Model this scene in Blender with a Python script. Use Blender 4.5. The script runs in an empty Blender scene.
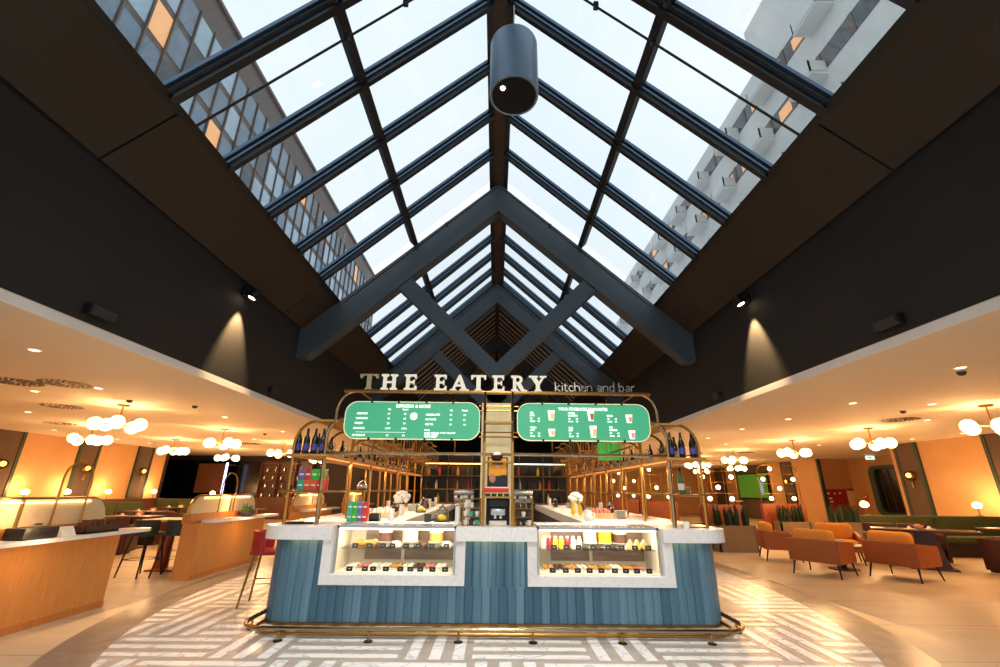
import bpy, bmesh, math, random
from mathutils import Vector, Matrix
C = bpy.context.scene.collection
S = bpy.context.scene
rnd = random.Random(7)
PI = math.pi

def lin(c):
    c = c / 255.0
    return c / 12.92 if c <= 0.04045 else ((c + 0.055) / 1.055) ** 2.4
def col(r, g, b): return (lin(r), lin(g), lin(b), 1.0)

# ---------------------------------------------------------------- camera
cam_d = bpy.data.cameras.new('camera'); cam = bpy.data.objects.new('camera', cam_d); C.objects.link(cam)
cam_d.sensor_width = 36.0; cam_d.lens = 444.0 * 36.0 / 1000.0; cam_d.clip_start = 0.05; cam_d.clip_end = 400
_Y = Vector((-5.0, -156.5, -444.0)).normalized()          # the depth direction seen from the camera
_r = math.radians(0.7)
_Z = Vector((math.sin(_r), math.cos(_r), 0)); _Z = (_Z - _Z.dot(_Y) * _Y).normalized()
_X = _Y.cross(_Z)
M = Matrix((_X, _Y, _Z)).to_4x4(); M.translation = Vector((0, 0, 1.45))
cam.matrix_world = M
S.camera = cam

# ---------------------------------------------------------------- world, exposure
w = bpy.data.worlds.new('overcast_sky'); S.world = w; w.use_nodes = True
nt = w.node_tree; bg = nt.nodes['Background']
tc = nt.nodes.new('ShaderNodeTexCoord'); nz = nt.nodes.new('ShaderNodeTexNoise'); nz.inputs['Scale'].default_value = 2.2
nz.inputs['Detail'].default_value = 4
cr = nt.nodes.new('ShaderNodeValToRGB')
cr.color_ramp.elements[0].position = .3; cr.color_ramp.elements[0].color = (.80, .91, 1.0, 1)
cr.color_ramp.elements[1].position = .75; cr.color_ramp.elements[1].color = (.95, .98, 1.0, 1)
nt.links.new(tc.outputs['Generated'], nz.inputs['Vector']); nt.links.new(nz.outputs['Fac'], cr.inputs['Fac'])
nt.links.new(cr.outputs['Color'], bg.inputs['Color']); bg.inputs['Strength'].default_value = 1.12
S.view_settings.view_transform = 'Standard'; S.view_settings.look = 'None'
S.view_settings.gamma = 1.0; S.view_settings.use_curve_mapping = False
S.view_settings.exposure = 0.0
S.cycles.use_denoising = True
S.cycles.max_bounces = 8; S.cycles.transparent_max_bounces = 24
S.cycles.sample_clamp_indirect = 4.0
LK = 2.1                                                    # one dial for the electric lamps

def light(kind, name, loc, power, color, size=.08, spot=None, blend=.5, target=None, sx=None, sy=None):
    d = bpy.data.lights.new(name, kind); d.energy = power * LK; d.color = color
    if kind == 'AREA':
        d.shape = 'RECTANGLE'; d.size = sx; d.size_y = sy
    else:
        d.shadow_soft_size = size
    if kind == 'SPOT': d.spot_size = math.radians(spot); d.spot_blend = blend
    o = bpy.data.objects.new(name, d); C.objects.link(o); o.location = loc
    if target is not None:
        o.rotation_euler = (Vector(target) - Vector(loc)).to_track_quat('-Z', 'Y').to_euler()
    return o
WARM = (1.0, .56, .24); WARM2 = (1.0, .60, .29); NEUT = (1.0, .94, .86)

# ---------------------------------------------------------------- materials
MATS = {}
def newmat(name):
    m = bpy.data.materials.new(name); m.use_nodes = True; MATS[name] = m
    return m, m.node_tree, m.node_tree.nodes['Principled BSDF']
def nd(t, kind, **kw):
    n = t.nodes.new(kind)
    for k, v in kw.items():
        if k in n.inputs: n.inputs[k].default_value = v
        else: setattr(n, k, v)
    return n
def mat(name, rgb, rough=.5, metal=0.0, var=.10, scale=6.0, bump=0.0, stretch=(1, 1, 1), spec=None, coat=0):
    """plain surface with procedural tone variation and optional fine bump"""
    m, t, p = newmat(name)
    c = col(*rgb)
    tcn = nd(t, 'ShaderNodeTexCoord'); mp = nd(t, 'ShaderNodeMapping'); mp.inputs['Scale'].default_value = stretch
    t.links.new(tcn.outputs['Object'], mp.inputs['Vector'])
    n = nd(t, 'ShaderNodeTexNoise', Scale=scale, Detail=5.0); t.links.new(mp.outputs['Vector'], n.inputs['Vector'])
    r = nd(t, 'ShaderNodeValToRGB'); e = r.color_ramp.elements
    e[0].position = .25; e[1].position = .75
    e[0].color = tuple(x * (1 - var) for x in c[:3]) + (1,); e[1].color = tuple(min(1, x * (1 + var)) for x in c[:3]) + (1,)
    t.links.new(n.outputs['Fac'], r.inputs['Fac']); t.links.new(r.outputs['Color'], p.inputs['Base Color'])
    p.inputs['Roughness'].default_value = rough; p.inputs['Metallic'].default_value = metal
    if spec is not None: p.inputs['Specular IOR Level'].default_value = spec
    if coat: p.inputs['Coat Weight'].default_value = coat
    if bump:
        b = nd(t, 'ShaderNodeBump', Strength=bump, Distance=.01)
        t.links.new(n.outputs['Fac'], b.inputs['Height']); t.links.new(b.outputs['Normal'], p.inputs['Normal'])
    return m
def emat(name, rgb, strength, body=None):
    m, t, p = newmat(name)
    c = col(*rgb); p.inputs['Base Color'].default_value = col(*body) if body else c
    p.inputs['Emission Color'].default_value = c; p.inputs['Emission Strength'].default_value = strength
    p.inputs['Roughness'].default_value = .4
    return m
def wood(name, rgb, rough=.42, scale=3.0, stretch=(14, 14, 1.0), dark=.62):
    m, t, p = newmat(name); c = col(*rgb)
    tcn = nd(t, 'ShaderNodeTexCoord'); mp = nd(t, 'ShaderNodeMapping'); mp.inputs['Scale'].default_value = stretch
    t.links.new(tcn.outputs['Object'], mp.inputs['Vector'])
    n = nd(t, 'ShaderNodeTexNoise', Scale=scale, Detail=6.0, Distortion=.6); t.links.new(mp.outputs['Vector'], n.inputs['Vector'])
    r = nd(t, 'ShaderNodeValToRGB'); e = r.color_ramp.elements; e[0].position = .3; e[1].position = .7
    e[0].color = tuple(x * dark for x in c[:3]) + (1,); e[1].color = c
    t.links.new(n.outputs['Fac'], r.inputs['Fac']); t.links.new(r.outputs['Color'], p.inputs['Base Color'])
    p.inputs['Roughness'].default_value = rough
    return m
def marble(name, rgb, vein, rough=.25, scale=2.5, width=.06):
    m, t, p = newmat(name)
    g = nd(t, 'ShaderNodeNewGeometry')
    n = nd(t, 'ShaderNodeTexNoise', Scale=scale, Detail=8.0, Distortion=1.6); t.links.new(g.outputs['Position'], n.inputs['Vector'])
    r = nd(t, 'ShaderNodeValToRGB'); cr = r.color_ramp; a = col(*rgb); b = col(*vein)
    cr.elements[0].position = 0; cr.elements[0].color = a
    cr.elements[1].position = 1; cr.elements[1].color = a
    for pos, c in ((.5 - width, a), (.5, b), (.5 + width, a)):
        e = cr.elements.new(pos); e.color = c
    t.links.new(n.outputs['Fac'], r.inputs['Fac']); t.links.new(r.outputs['Color'], p.inputs['Base Color'])
    p.inputs['Roughness'].default_value = rough
    return m
def glass_pane(name, tint, refl=1.0, ior=1.45):
    """a thin clear pane: straight-through transmission plus a fresnel reflection"""
    m = bpy.data.materials.new(name); m.use_nodes = True; MATS[name] = m; t = m.node_tree; t.nodes.clear()
    out = nd(t, 'ShaderNodeOutputMaterial'); mix = nd(t, 'ShaderNodeMixShader')
    tr = nd(t, 'ShaderNodeBsdfTransparent'); tr.inputs['Color'].default_value = tint
    gl = nd(t, 'ShaderNodeBsdfGlossy'); gl.inputs['Roughness'].default_value = .02
    fr = nd(t, 'ShaderNodeFresnel', IOR=ior); ml = nd(t, 'ShaderNodeMath', operation='MULTIPLY'); ml.inputs[1].default_value = refl
    t.links.new(fr.outputs[0], ml.inputs[0]); t.links.new(ml.outputs[0], mix.inputs['Fac'])
    t.links.new(tr.outputs[0], mix.inputs[1]); t.links.new(gl.outputs[0], mix.inputs[2]); t.links.new(mix.outputs[0], out.inputs['Surface'])
    return m

mat('upper_wall_black', (30, 30, 31), .75, var=.18, scale=1.2, bump=.1)
mat('slat_grey', (176, 174, 168), .5)
mat('louvre_black', (9, 9, 9), .95)
mat('soffit_brown', (43, 35, 28), .7, var=.15, scale=1.0)
mat('beam_slate', (66, 78, 88), .6, var=.10, scale=2.0)
mat('rafter_metal', (84, 106, 128), .30, metal=.6, var=.08, scale=3)
mat('rafter_dark', (26, 30, 36), .5, metal=.2, var=.08)
mat('ridge_brown', (58, 44, 34), .7)
mat('roof_dark_panel', (20, 21, 23), .6)
mat('ceiling_white', (236, 222, 200), .8, var=.03, scale=.6)
mat('trim_white', (250, 248, 244), .55, var=.03)
mat('wall_ochre', (208, 160, 108), .75, var=.06, scale=1.5)
mat('strip_taupe', (96, 78, 64), .9, var=.10, scale=30, bump=.2)
mat('edge_green', (38, 58, 42), .5)
mat('wall_dark', (40, 26, 18), .6, var=.2, scale=2)
mat('wall_tan', (184, 136, 84), .75, var=.05)
mat('brass', (176, 132, 70), .30, metal=1.0, var=.08, scale=12)
mat('brass_dark', (140, 104, 52), .34, metal=1.0, var=.15, scale=9)
mat('chrome_brass', (160, 138, 104), .2, metal=1.0, var=.05)
mat('steel', (190, 192, 194), .25, metal=1.0, var=.04)
mat('black_metal', (22, 20, 19), .45, metal=.3)
mat('black_plastic', (24, 24, 25), .4); mat('tag_black', (14, 14, 15), .9)
mat('dark_grey', (52, 52, 54), .5)
mat('cream_panel', (238, 214, 170), .8, var=.05, scale=14)
mat('cream', (244, 230, 204), .6, var=.03)
mat('white_ceramic', (244, 240, 232), .3, var=.02)
mat('red_leather', (150, 26, 30), .45, var=.12, scale=10)
mat('wine_leather', (62, 20, 20), .55, var=.14, scale=10)
mat('orange_leather', (154, 84, 40), .55, var=.10, scale=9, bump=.05)
mat('mustard_cushion', (214, 142, 56), .8, var=.08, scale=14, bump=.1)
mat('green_leather', (34, 50, 38), .5, var=.12)
mat('green_velvet', (70, 80, 44), .85, var=.14, scale=12)
mat('orange_velvet', (170, 74, 34), .85, var=.12, scale=12)
mat('leaf_dark', (30, 54, 30), .5, var=.35, scale=10)
mat('leaf_mid', (70, 110, 60), .55, var=.3, scale=10)
mat('planter_stone', (128, 112, 92), .8, var=.08, scale=8)
mat('bottle_green', (18, 40, 22), .12, var=.1)
mat('bottle_dark', (16, 20, 28), .12, var=.1)
mat('label_blue', (74, 72, 150), .5)
mat('foil_dark', (30, 30, 34), .35, metal=.5)
mat('poster_red', (150, 20, 30), .6)
mat('poster_cream', (214, 178, 128), .7)
mat('pastry_gold', (214, 150, 70), .6, var=.25, scale=25, bump=.4)
mat('cake_cream', (250, 236, 210), .55, var=.06, scale=20)
mat('cake_choc', (92, 54, 36), .55, var=.2, scale=20)
mat('cake_pink', (220, 130, 110), .55, var=.2, scale=20)
mat('juice_yellow', (240, 200, 50), .3)
mat('juice_red', (150, 40, 50), .3)
mat('mirror_brown', (150, 124, 104), .3, metal=.3, var=.3, scale=5, stretch=(1, 1, 6))
mat('box_green', (60, 190, 60), .5, var=.15, scale=20); mat('box_teal', (70, 176, 150), .5, var=.15, scale=20)
mat('box_violet', (116, 112, 170), .5, var=.15, scale=20); mat('box_red', (214, 50, 48), .5, var=.15, scale=20)
mat('box_orange', (230, 100, 50), .5, var=.15, scale=20)
mat('paper_white', (240, 236, 226), .7)
mat('window_pale', (158, 178, 194), .15, var=.2, scale=.4)
mat('concrete_pale', (206, 208, 206), .8, var=.05, scale=.4)
mat('facade_brown', (96, 84, 78), .6)
mat('window_blue', (104, 124, 142), .12, var=.25, scale=.35)
mat('window_dark', (58, 66, 76), .12, var=.25, scale=.3)
mat('screen_black', (8, 8, 9), .2)
mat('pendant_slate', (116, 142, 168), .42, metal=.2, var=.05)
mat('yellow_trim', (230, 200, 60), .5)
mat('poster_orange', (246, 166, 20), .5); mat('skin_tone', (196, 128, 92), .6)
wood('oak', (216, 146, 74), dark=.8); wood('oak_side', (204, 130, 62), dark=.75); wood('oak_top', (232, 200, 150), stretch=(2, 14, 14))
wood('teak_red', (164, 82, 38)); wood('walnut_dark', (70, 36, 24), stretch=(2, 14, 14)); wood('walnut_panel', (104, 62, 36))
wood('shelf_wood', (214, 150, 74), stretch=(14, 1.5, 14))
marble('marble_white', (238, 237, 236), (220, 220, 222), .25, 9.0, .03)
marble('strip_marble', (246, 244, 240), (206, 206, 208), .25, 2.0, .025)
marble('inlay_grey', (186, 174, 162), (174, 162, 150), .3, 1.6, .12)
marble('band_grey', (150, 138, 124), (128, 116, 104), .3, 1.2, .15)
glass_pane('roof_glass', (.90, .95, .97, 1), 1.0)
glass_pane('clear_glass', (.96, .98, .97, 1), .8)
emat('globe_glow', (255, 206, 140), 6.0); emat('lamp_glow', (255, 196, 120), 14.0); emat('small_globe', (255, 222, 170), 7.0)
emat('downlight_glow', (255, 214, 160), 6.0); emat('spot_glow', (255, 226, 180), 10.0)
emat('letter_lit', (255, 246, 222), .66, (110, 106, 96)); emat('led_soft', (255, 170, 84), 1.2); emat('warm_reflection', (240, 172, 112), .4); emat('board_green', (84, 196, 148), .58, (30, 110, 76)); emat('board_text', (240, 250, 240), .95)
emat('rim_cream', (240, 224, 180), .6); emat('exit_glow', (190, 240, 214), 1.6); emat('led_warm', (255, 206, 130), 7.0)
emat('case_light', (255, 238, 206), 3.0); emat('tv_green', (66, 116, 30), .6); emat('tv_blue', (130, 160, 196), .6); emat('led_blue', (190, 208, 255), 3.0)
emat('sconce_glow', (255, 170, 84), 4.0); emat('green_glow', (60, 170, 70), .35)
mat('letter_dim', (150, 142, 104), .5); mat('letter_grey', (150, 148, 142), .4)

# floor stone with joints
m, t, p = newmat('floor_stone')
g = nd(t, 'ShaderNodeNewGeometry'); mp = nd(t, 'ShaderNodeMapping'); mp.inputs['Rotation'].default_value = (0, 0, .0)
t.links.new(g.outputs['Position'], mp.inputs['Vector'])
br = nd(t, 'ShaderNodeTexBrick', Scale=1.0); br.inputs['Mortar Size'].default_value = .006; br.inputs['Brick Width'].default_value = 2.4
br.inputs['Row Height'].default_value = 1.2; br.offset = .5
br.inputs['Color1'].default_value = col(212, 192, 164); br.inputs['Color2'].default_value = col(204, 184, 156); br.inputs['Mortar'].default_value = col(120, 100, 78)
t.links.new(mp.outputs['Vector'], br.inputs['Vector'])
n = nd(t, 'ShaderNodeTexNoise', Scale=1.3, Detail=6.0, Distortion=.8)
mp2 = nd(t, 'ShaderNodeMapping'); mp2.inputs['Scale'].default_value = (.5, 2.4, 1); t.links.new(g.outputs['Position'], mp2.inputs['Vector']); t.links.new(mp2.outputs[0], n.inputs['Vector'])
mx = nd(t, 'ShaderNodeMixRGB', blend_type='MULTIPLY'); mx.inputs['Fac'].default_value = .35
t.links.new(br.outputs['Color'], mx.inputs[1]); t.links.new(n.outputs['Fac'], mx.inputs[2])
t.links.new(mx.outputs[0], p.inputs['Base Color']); p.inputs['Roughness'].default_value = .42

# blue tambour: every plank its own tone
m, t, p = newmat('tambour_blue')
g = nd(t, 'ShaderNodeNewGeometry'); sp = nd(t, 'ShaderNodeSeparateXYZ'); t.links.new(g.outputs['Position'], sp.inputs[0])
ad = nd(t, 'ShaderNodeMath', operation='ADD'); t.links.new(sp.outputs[0], ad.inputs[0]); t.links.new(sp.outputs[1], ad.inputs[1])
dv = nd(t, 'ShaderNodeMath', operation='DIVIDE'); dv.inputs[1].default_value = .0975; t.links.new(ad.outputs[0], dv.inputs[0])
fl = nd(t, 'ShaderNodeMath', operation='FLOOR'); t.links.new(dv.outputs[0], fl.inputs[0])
wn = nd(t, 'ShaderNodeTexWhiteNoise', noise_dimensions='1D'); t.links.new(fl.outputs[0], wn.inputs['W'])
r = nd(t, 'ShaderNodeValToRGB'); e = r.color_ramp.elements; e[0].color = col(62, 104, 132); e[1].color = col(112, 156, 180)
t.links.new(wn.outputs['Value'], r.inputs['Fac'])
nn = nd(t, 'ShaderNodeTexNoise', Scale=2.0, Detail=5.0); mp = nd(t, 'ShaderNodeMapping'); mp.inputs['Scale'].default_value = (30, 30, .8)
t.links.new(g.outputs['Position'], mp.inputs[0]); t.links.new(mp.outputs[0], nn.inputs['Vector'])
mx = nd(t, 'ShaderNodeMixRGB', blend_type='MULTIPLY'); mx.inputs['Fac'].default_value = .5
t.links.new(r.outputs[0], mx.inputs[1]); t.links.new(nn.outputs['Fac'], mx.inputs[2]); t.links.new(mx.outputs[0], p.inputs['Base Color'])
p.inputs['Roughness'].default_value = .35

# ---------------------------------------------------------------- mesh helpers
class MB:
    def __init__(s): s.bm = bmesh.new(); s.mi = 0
    def _tag(s, f0):
        s.bm.faces.ensure_lookup_table()
        for f in s.bm.faces[f0:]: f.material_index = s.mi
    def box(s, x0, x1, y0, y1, z0, z1, bev=0, rot=None, seg=2):
        f0 = len(s.bm.faces)
        tb = bmesh.new(); bmesh.ops.create_cube(tb, size=1)
        bmesh.ops.scale(tb, vec=(abs(x1 - x0), abs(y1 - y0), abs(z1 - z0)), verts=tb.verts)
        if bev: bmesh.ops.bevel(tb, geom=tb.edges[:], offset=bev, segments=seg, affect='EDGES', profile=.5)
        mtx = Matrix.Translation(((x0 + x1) / 2, (y0 + y1) / 2, (z0 + z1) / 2)) @ (rot.to_4x4() if rot is not None else Matrix())
        s._merge(tb, mtx); return s
    def _merge(s, tb, mtx):
        vm = {v: s.bm.verts.new(mtx @ v.co) for v in tb.verts}
        for f in tb.faces:
            nf = s.bm.faces.new([vm[v] for v in f.verts]); nf.material_index = s.mi
        tb.free()
    def tube(s, pts, r, n=8, closed=False):
        pts = [Vector(p) for p in pts]; N = len(pts); rings = []
        prev = None
        for i, p in enumerate(pts):
            if closed: d = pts[(i + 1) % N] - pts[i - 1]
            else: d = pts[min(i + 1, N - 1)] - pts[max(i - 1, 0)]
            d.normalize()
            if prev is None:
                a = Vector((0, 0, 1)) if abs(d.z) < .9 else Vector((1, 0, 0)); u = d.cross(a).normalized()
            else: u = (prev - prev.dot(d) * d).normalized()
            prev = u; v = d.cross(u)
            rr = r[i] if isinstance(r, (list, tuple)) else r
            rings.append([s.bm.verts.new(p + rr * (math.cos(2 * PI * k / n) * u + math.sin(2 * PI * k / n) * v)) for k in range(n)])
        for i in range(N if closed else N - 1):
            a, b = rings[i], rings[(i + 1) % N]
            for k in range(n):
                f = s.bm.faces.new((a[k], a[(k + 1) % n], b[(k + 1) % n], b[k])); f.material_index = s.mi
        if not closed:
            for rg in (list(reversed(rings[0])), rings[-1]):
                f = s.bm.faces.new(rg); f.material_index = s.mi
        return s
    def lathe(s, prof, c=(0, 0, 0), n=16, rot=None):
        c = Vector(c); rings = []
        for r, z in prof:
            ring = []
            for k in range(n):
                a = 2 * PI * k / n; v = Vector((max(r, 1e-4) * math.cos(a), max(r, 1e-4) * math.sin(a), z))
                if rot is not None: v = rot @ v
                ring.append(s.bm.verts.new(c + v))
            rings.append(ring)
        for a, b in zip(rings, rings[1:]):
            for k in range(n):
                f = s.bm.faces.new((a[k], a[(k + 1) % n], b[(k + 1) % n], b[k])); f.material_index = s.mi
        for rg in (list(reversed(rings[0])), rings[-1]):
            f = s.bm.faces.new(rg); f.material_index = s.mi
        return s
    def sphere(s, c, r, u=14, v=8, sc=(1, 1, 1)):
        tb = bmesh.new(); bmesh.ops.create_uvsphere(tb, u_segments=u, v_segments=v, radius=r)
        s._merge(tb, Matrix.Translation(c) @ Matrix.Diagonal((*sc, 1))); return s
    def prism(s, poly, a, b, axis='z'):
        """extrude a polygon: axis z (xy polygon), y (xz polygon), x (yz polygon)"""
        f0 = {'z': lambda p, h: (p[0], p[1], h), 'y': lambda p, h: (p[0], h, p[1]), 'x': lambda p, h: (h, p[0], p[1])}[axis]
        A = [s.bm.verts.new(f0(p, a)) for p in poly]; B = [s.bm.verts.new(f0(p, b)) for p in poly]; n = len(poly)
        fs = [s.bm.faces.new(list(reversed(A))), s.bm.faces.new(B)]
        for k in range(n): fs.append(s.bm.faces.new((A[k], A[(k + 1) % n], B[(k + 1) % n], B[k])))
        for f in fs: f.material_index = s.mi
        return s
    def quad(s, *pts):
        f = s.bm.faces.new([s.bm.verts.new(p) for p in pts]); f.material_index = s.mi; return s
    def build(s, name, mats, parent=None, loc=(0, 0, 0), smooth=True, rotz=0):
        if not isinstance(mats, (list, tuple)): mats = [mats]
        bmesh.ops.recalc_face_normals(s.bm, faces=s.bm.faces)
        me = bpy.data.meshes.new(name); s.bm.to_mesh(me); s.bm.free()
        for mm in mats: me.materials.append(MATS[mm] if isinstance(mm, str) else mm)
        if smooth:
            me.polygons.foreach_set('use_smooth', [True] * len(me.polygons)); me.set_sharp_from_angle(angle=.7)
        o = bpy.data.objects.new(name, me); C.objects.link(o)
        o.location = loc; o.rotation_euler = (0, 0, rotz)
        if parent: o.parent = parent
        return o
def tag(o, label, cat, group=None, kind=None):
    o['label'] = label; o['category'] = cat
    if group: o['group'] = group
    if kind: o['kind'] = kind
    return o
def thing(name, label, cat, loc=(0, 0, 0), rotz=0, group=None):
    o = bpy.data.objects.new(name, None); C.objects.link(o); o.empty_display_size = .1
    o.location = loc; o.rotation_euler = (0, 0, rotz)
    return tag(o, label, cat, group)
def struct(o): o['kind'] = 'structure'; return o
def dup(root, loc, rotz=None, label=None, group=None):
    r = root.copy(); C.objects.link(r); r.location = loc
    if rotz is not None: r.rotation_euler = (0, 0, rotz)
    if label: r['label'] = label
    if group: r['group'] = group
    for ch in list(root.children):
        c = ch.copy(); C.objects.link(c); c.parent = r
        for g in list(ch.children):
            d = g.copy(); C.objects.link(d); d.parent = c
    return r
ORD = ['first', 'second', 'third', 'fourth', 'fifth', 'sixth', 'seventh', 'eighth', 'ninth', 'tenth', 'eleventh', 'twelfth', 'thirteenth', 'fourteenth',
       'fifteenth', 'sixteenth', 'seventeenth', 'eighteenth', 'nineteenth', 'twentieth', 'twenty-first', 'twenty-second', 'twenty-third', 'twenty-fourth',
       'twenty-fifth', 'twenty-sixth', 'twenty-seventh', 'twenty-eighth', 'twenty-ninth', 'thirtieth']
def arc(cx, cy, r, a0, a1, n=8, r2=None):
    r2 = r2 or r
    return [(cx + r * math.cos(math.radians(a0 + (a1 - a0) * k / n)), cy + r2 * math.sin(math.radians(a0 + (a1 - a0) * k / n))) for k in range(n + 1)]
def rrect(x0, x1, y0, y1, r, n=6):
    return arc(x1 - r, y0 + r, r, -90, 0, n) + arc(x1 - r, y1 - r, r, 0, 90, n) + arc(x0 + r, y1 - r, r, 90, 180, n) + arc(x0 + r, y0 + r, r, 180, 270, n)
def text_mesh(mb, s_, x, z, size, y, align='LEFT', bold=0.0, sx=1.0):
    """lettering facing the camera side (-Y) merged into a mesh builder"""
    cu = bpy.data.curves.new('lettering', 'FONT'); cu.body = s_; cu.size = size; cu.align_x = align; cu.resolution_u = 2; cu.offset = bold; cu.extrude = .0015
    o = bpy.data.objects.new('lettering', cu); C.objects.link(o)
    dg = bpy.context.evaluated_depsgraph_get(); me = bpy.data.meshes.new_from_object(o.evaluated_get(dg))
    vs = [mb.bm.verts.new((x + v.co.x * sx, y - v.co.z, z + v.co.y)) for v in me.vertices]
    for pl in me.polygons:
        try: f = mb.bm.faces.new([vs[i] for i in pl.vertices]); f.material_index = mb.mi
        except ValueError: pass
    bpy.data.objects.remove(o); bpy.data.curves.remove(cu); bpy.data.meshes.remove(me)
# ================================================================ the shell of the hall
W = 4.40; ZC = 3.0; XS = 3.73; SL = .93; ZS = 1.45 + 1.11 * XS; ZR = ZS + SL * XS
YB, YE = -8.0, 34.0
m_ = MB(); m_.box(-19, 17.2, YB, YE, -.12, 0); struct(m_.build('floor', 'floor_stone'))

# marble carpet around the counter: grey band, beige field, white strips laid in a pinwheel weave
def oval(a, b, cy, n=96, p=2.3, y1=26):
    pts = []
    for k in range(n + 1):
        t_ = PI + PI * k / n
        cx, sy = math.cos(t_), math.sin(t_)
        pts.append((a * math.copysign(abs(cx) ** (2 / p), cx), cy - b * abs(sy) ** (2 / p)))
    return pts + [(a, y1), (-a, y1)]
OUT = oval(4.86, 7.4, 9.4); INN = oval(4.42, 6.9, 9.4)
m_ = MB(); m_.prism(OUT, 0.0, .004); m_.mi = 1; m_.prism(INN, .0035, .006); m_.mi = 2
def clip(poly, conv):
    out = poly; n = len(conv)
    for i in range(n):
        a, b = conv[i], conv[(i + 1) % n]
        inside = lambda p: (b[0] - a[0]) * (p[1] - a[1]) - (b[1] - a[1]) * (p[0] - a[0]) >= -1e-9
        inp, out = out, []
        for j, p in enumerate(inp):
            q = inp[j - 1]
            if inside(p) != inside(q):
                d1 = (b[0] - a[0]) * (q[1] - a[1]) - (b[1] - a[1]) * (q[0] - a[0]); d2 = (b[0] - a[0]) * (p[1] - a[1]) - (b[1] - a[1]) * (p[0] - a[0])
                t_ = d1 / (d1 - d2); out.append((q[0] + (p[0] - q[0]) * t_, q[1] + (p[1] - q[1]) * t_))
            if inside(p): out.append(p)
        if not out: return []
    return out
PA, PB = 1.12, .64; PP = PA + PB
for i in range(-4, 4):
    for j in range(-2, 9):
        ox, oy = -1.97 + PP * i, 4.72 + PP * (j - 1)
        blocks = [(0, 0, PA, PB, 'h'), (PA, 0, PB, PA, 'v'), (PB, PA, PA, PB, 'h'), (0, PB, PB, PA, 'v'), (PB, PB, PA - PB, PA - PB, 'h')]
        for bx, by, bw, bh, k in blocks:
            L, T = (bw, bh) if k == 'h' else (bh, bw)
            n_ = max(2, round(T / .215))
            for q in range(n_):
                a0 = (q + .25) * T / n_; a1 = a0 + .5 * T / n_
                r4 = (bx + .02, by + a0, bx + bw - .02, by + a1) if k == 'h' else (bx + a0, by + .02, bx + a1, by + bh - .02)
                po = [(ox + r4[0], oy + r4[1]), (ox + r4[2], oy + r4[1]), (ox + r4[2], oy + r4[3]), (ox + r4[0], oy + r4[3])]
                if abs(ox) < 1.6 and 6.3 < oy < 20: continue
                po = clip(po, INN)
                if len(po) > 2: m_.bm.faces.new([m_.bm.verts.new((x, y, .0075)) for x, y in po]).material_index = 2
struct(m_.build('floor_inlay', ['band_grey', 'inlay_grey', 'strip_marble'], smooth=False))

for s, nm in ((-1, 'left'), (1, 'right')):
    xe = -19 if s < 0 else 17.2
    m_ = MB(); m_.box(min(s * W, xe), max(s * W, xe), YB, YE, ZC, ZC + .10); struct(m_.build('ceiling_' + nm, 'ceiling_white'))
    m_ = MB(); m_.box(s * W - .012, s * W + .012, YB, YE, ZC - .01, ZC + .085); struct(m_.build('trim_%d' % (1 if s < 0 else 2), 'trim_white'))
    m_ = MB(); m_.box(s * W, s * (W + .2), YB, YE, ZC + .10, ZR - SL * W + .12); struct(m_.build('wall_upper_' + nm, 'upper_wall_black'))
# lounge walls
m_ = MB(); m_.box(-14.7, -14.5, YB, 20.4, 0, ZC); struct(m_.build('wall_left', 'wall_ochre'))
m_ = MB(); m_.box(-19, -14.5, 20.4, 20.6, 0, ZC); m_.box(-19.2, -19, 20.4, 25, 0, ZC); struct(m_.build('wall_left_recess', 'wall_dark'))
m_ = MB(); m_.box(-19, -4.4, 24, 24.2, 0, ZC); m_.box(-4.6, -4.4, 24, YE, 0, ZC); struct(m_.build('wall_left_back', 'wall_dark'))
m_ = MB(); m_.box(13.3, 13.5, YB, 15.1, 0, ZC); m_.box(13.3, 17.0, 15.1, 15.3, 0, ZC); struct(m_.build('wall_right', 'wall_ochre'))
m_ = MB(); m_.box(16.9, 17.1, 15.3, 22, 0, ZC); m_.box(15.5, 17.1, 22, 22.2, 0, ZC); struct(m_.build('wall_right_recess', 'wall_tan'))
m_ = MB(); m_.box(15.5, 15.7, 22.2, YE, 0, ZC); struct(m_.build('wall_right_far', 'wall_ochre'))
m_ = MB(); m_.box(3.2, 15.6, YE, YE + .2, 0, ZC); struct(m_.build('wall_right_back', 'wall_ochre'))
m_ = MB(); m_.box(-4.4, 4.4, YE, YE + .2, 0, 9.2); struct(m_.build('wall_back', 'upper_wall_black'))
# taupe strips with green edging on the lounge walls
TR = [3]
def strip(x, y0, y1, s, edges=True):
    m_ = MB(); m_.box(min(x, x + s * .05), max(x, x + s * .05), y0, y1, 0, ZC); m_.mi = 1
    if edges:
        for ye in (y0, y1): m_.box(min(x, x + s * .07), max(x, x + s * .07), ye - .05, ye + .05, 0, ZC)
    struct(m_.build('trim_%d' % TR[0], ['strip_taupe', 'edge_green'])); TR[0] += 1
for y0, y1 in ((12.3, 14.06), (16.1, 16.85), (18.75, 19.5)): strip(-14.5, y0, y1, 1)
for y0, y1 in ((14.3, 15.05), (11.2, 12.2)): strip(13.3, y0, y1, -1)
for y0, y1 in ((24.1, 24.9), (26.3, 29.8), (31.3, 32.6)): strip(15.5, y0, y1, -1)
m_ = MB(); m_.box(15.38, 15.52, 21.9, 22.02, 0, ZC); struct(m_.build('trim_%d' % TR[0], 'edge_green')); TR[0] += 1
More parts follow.
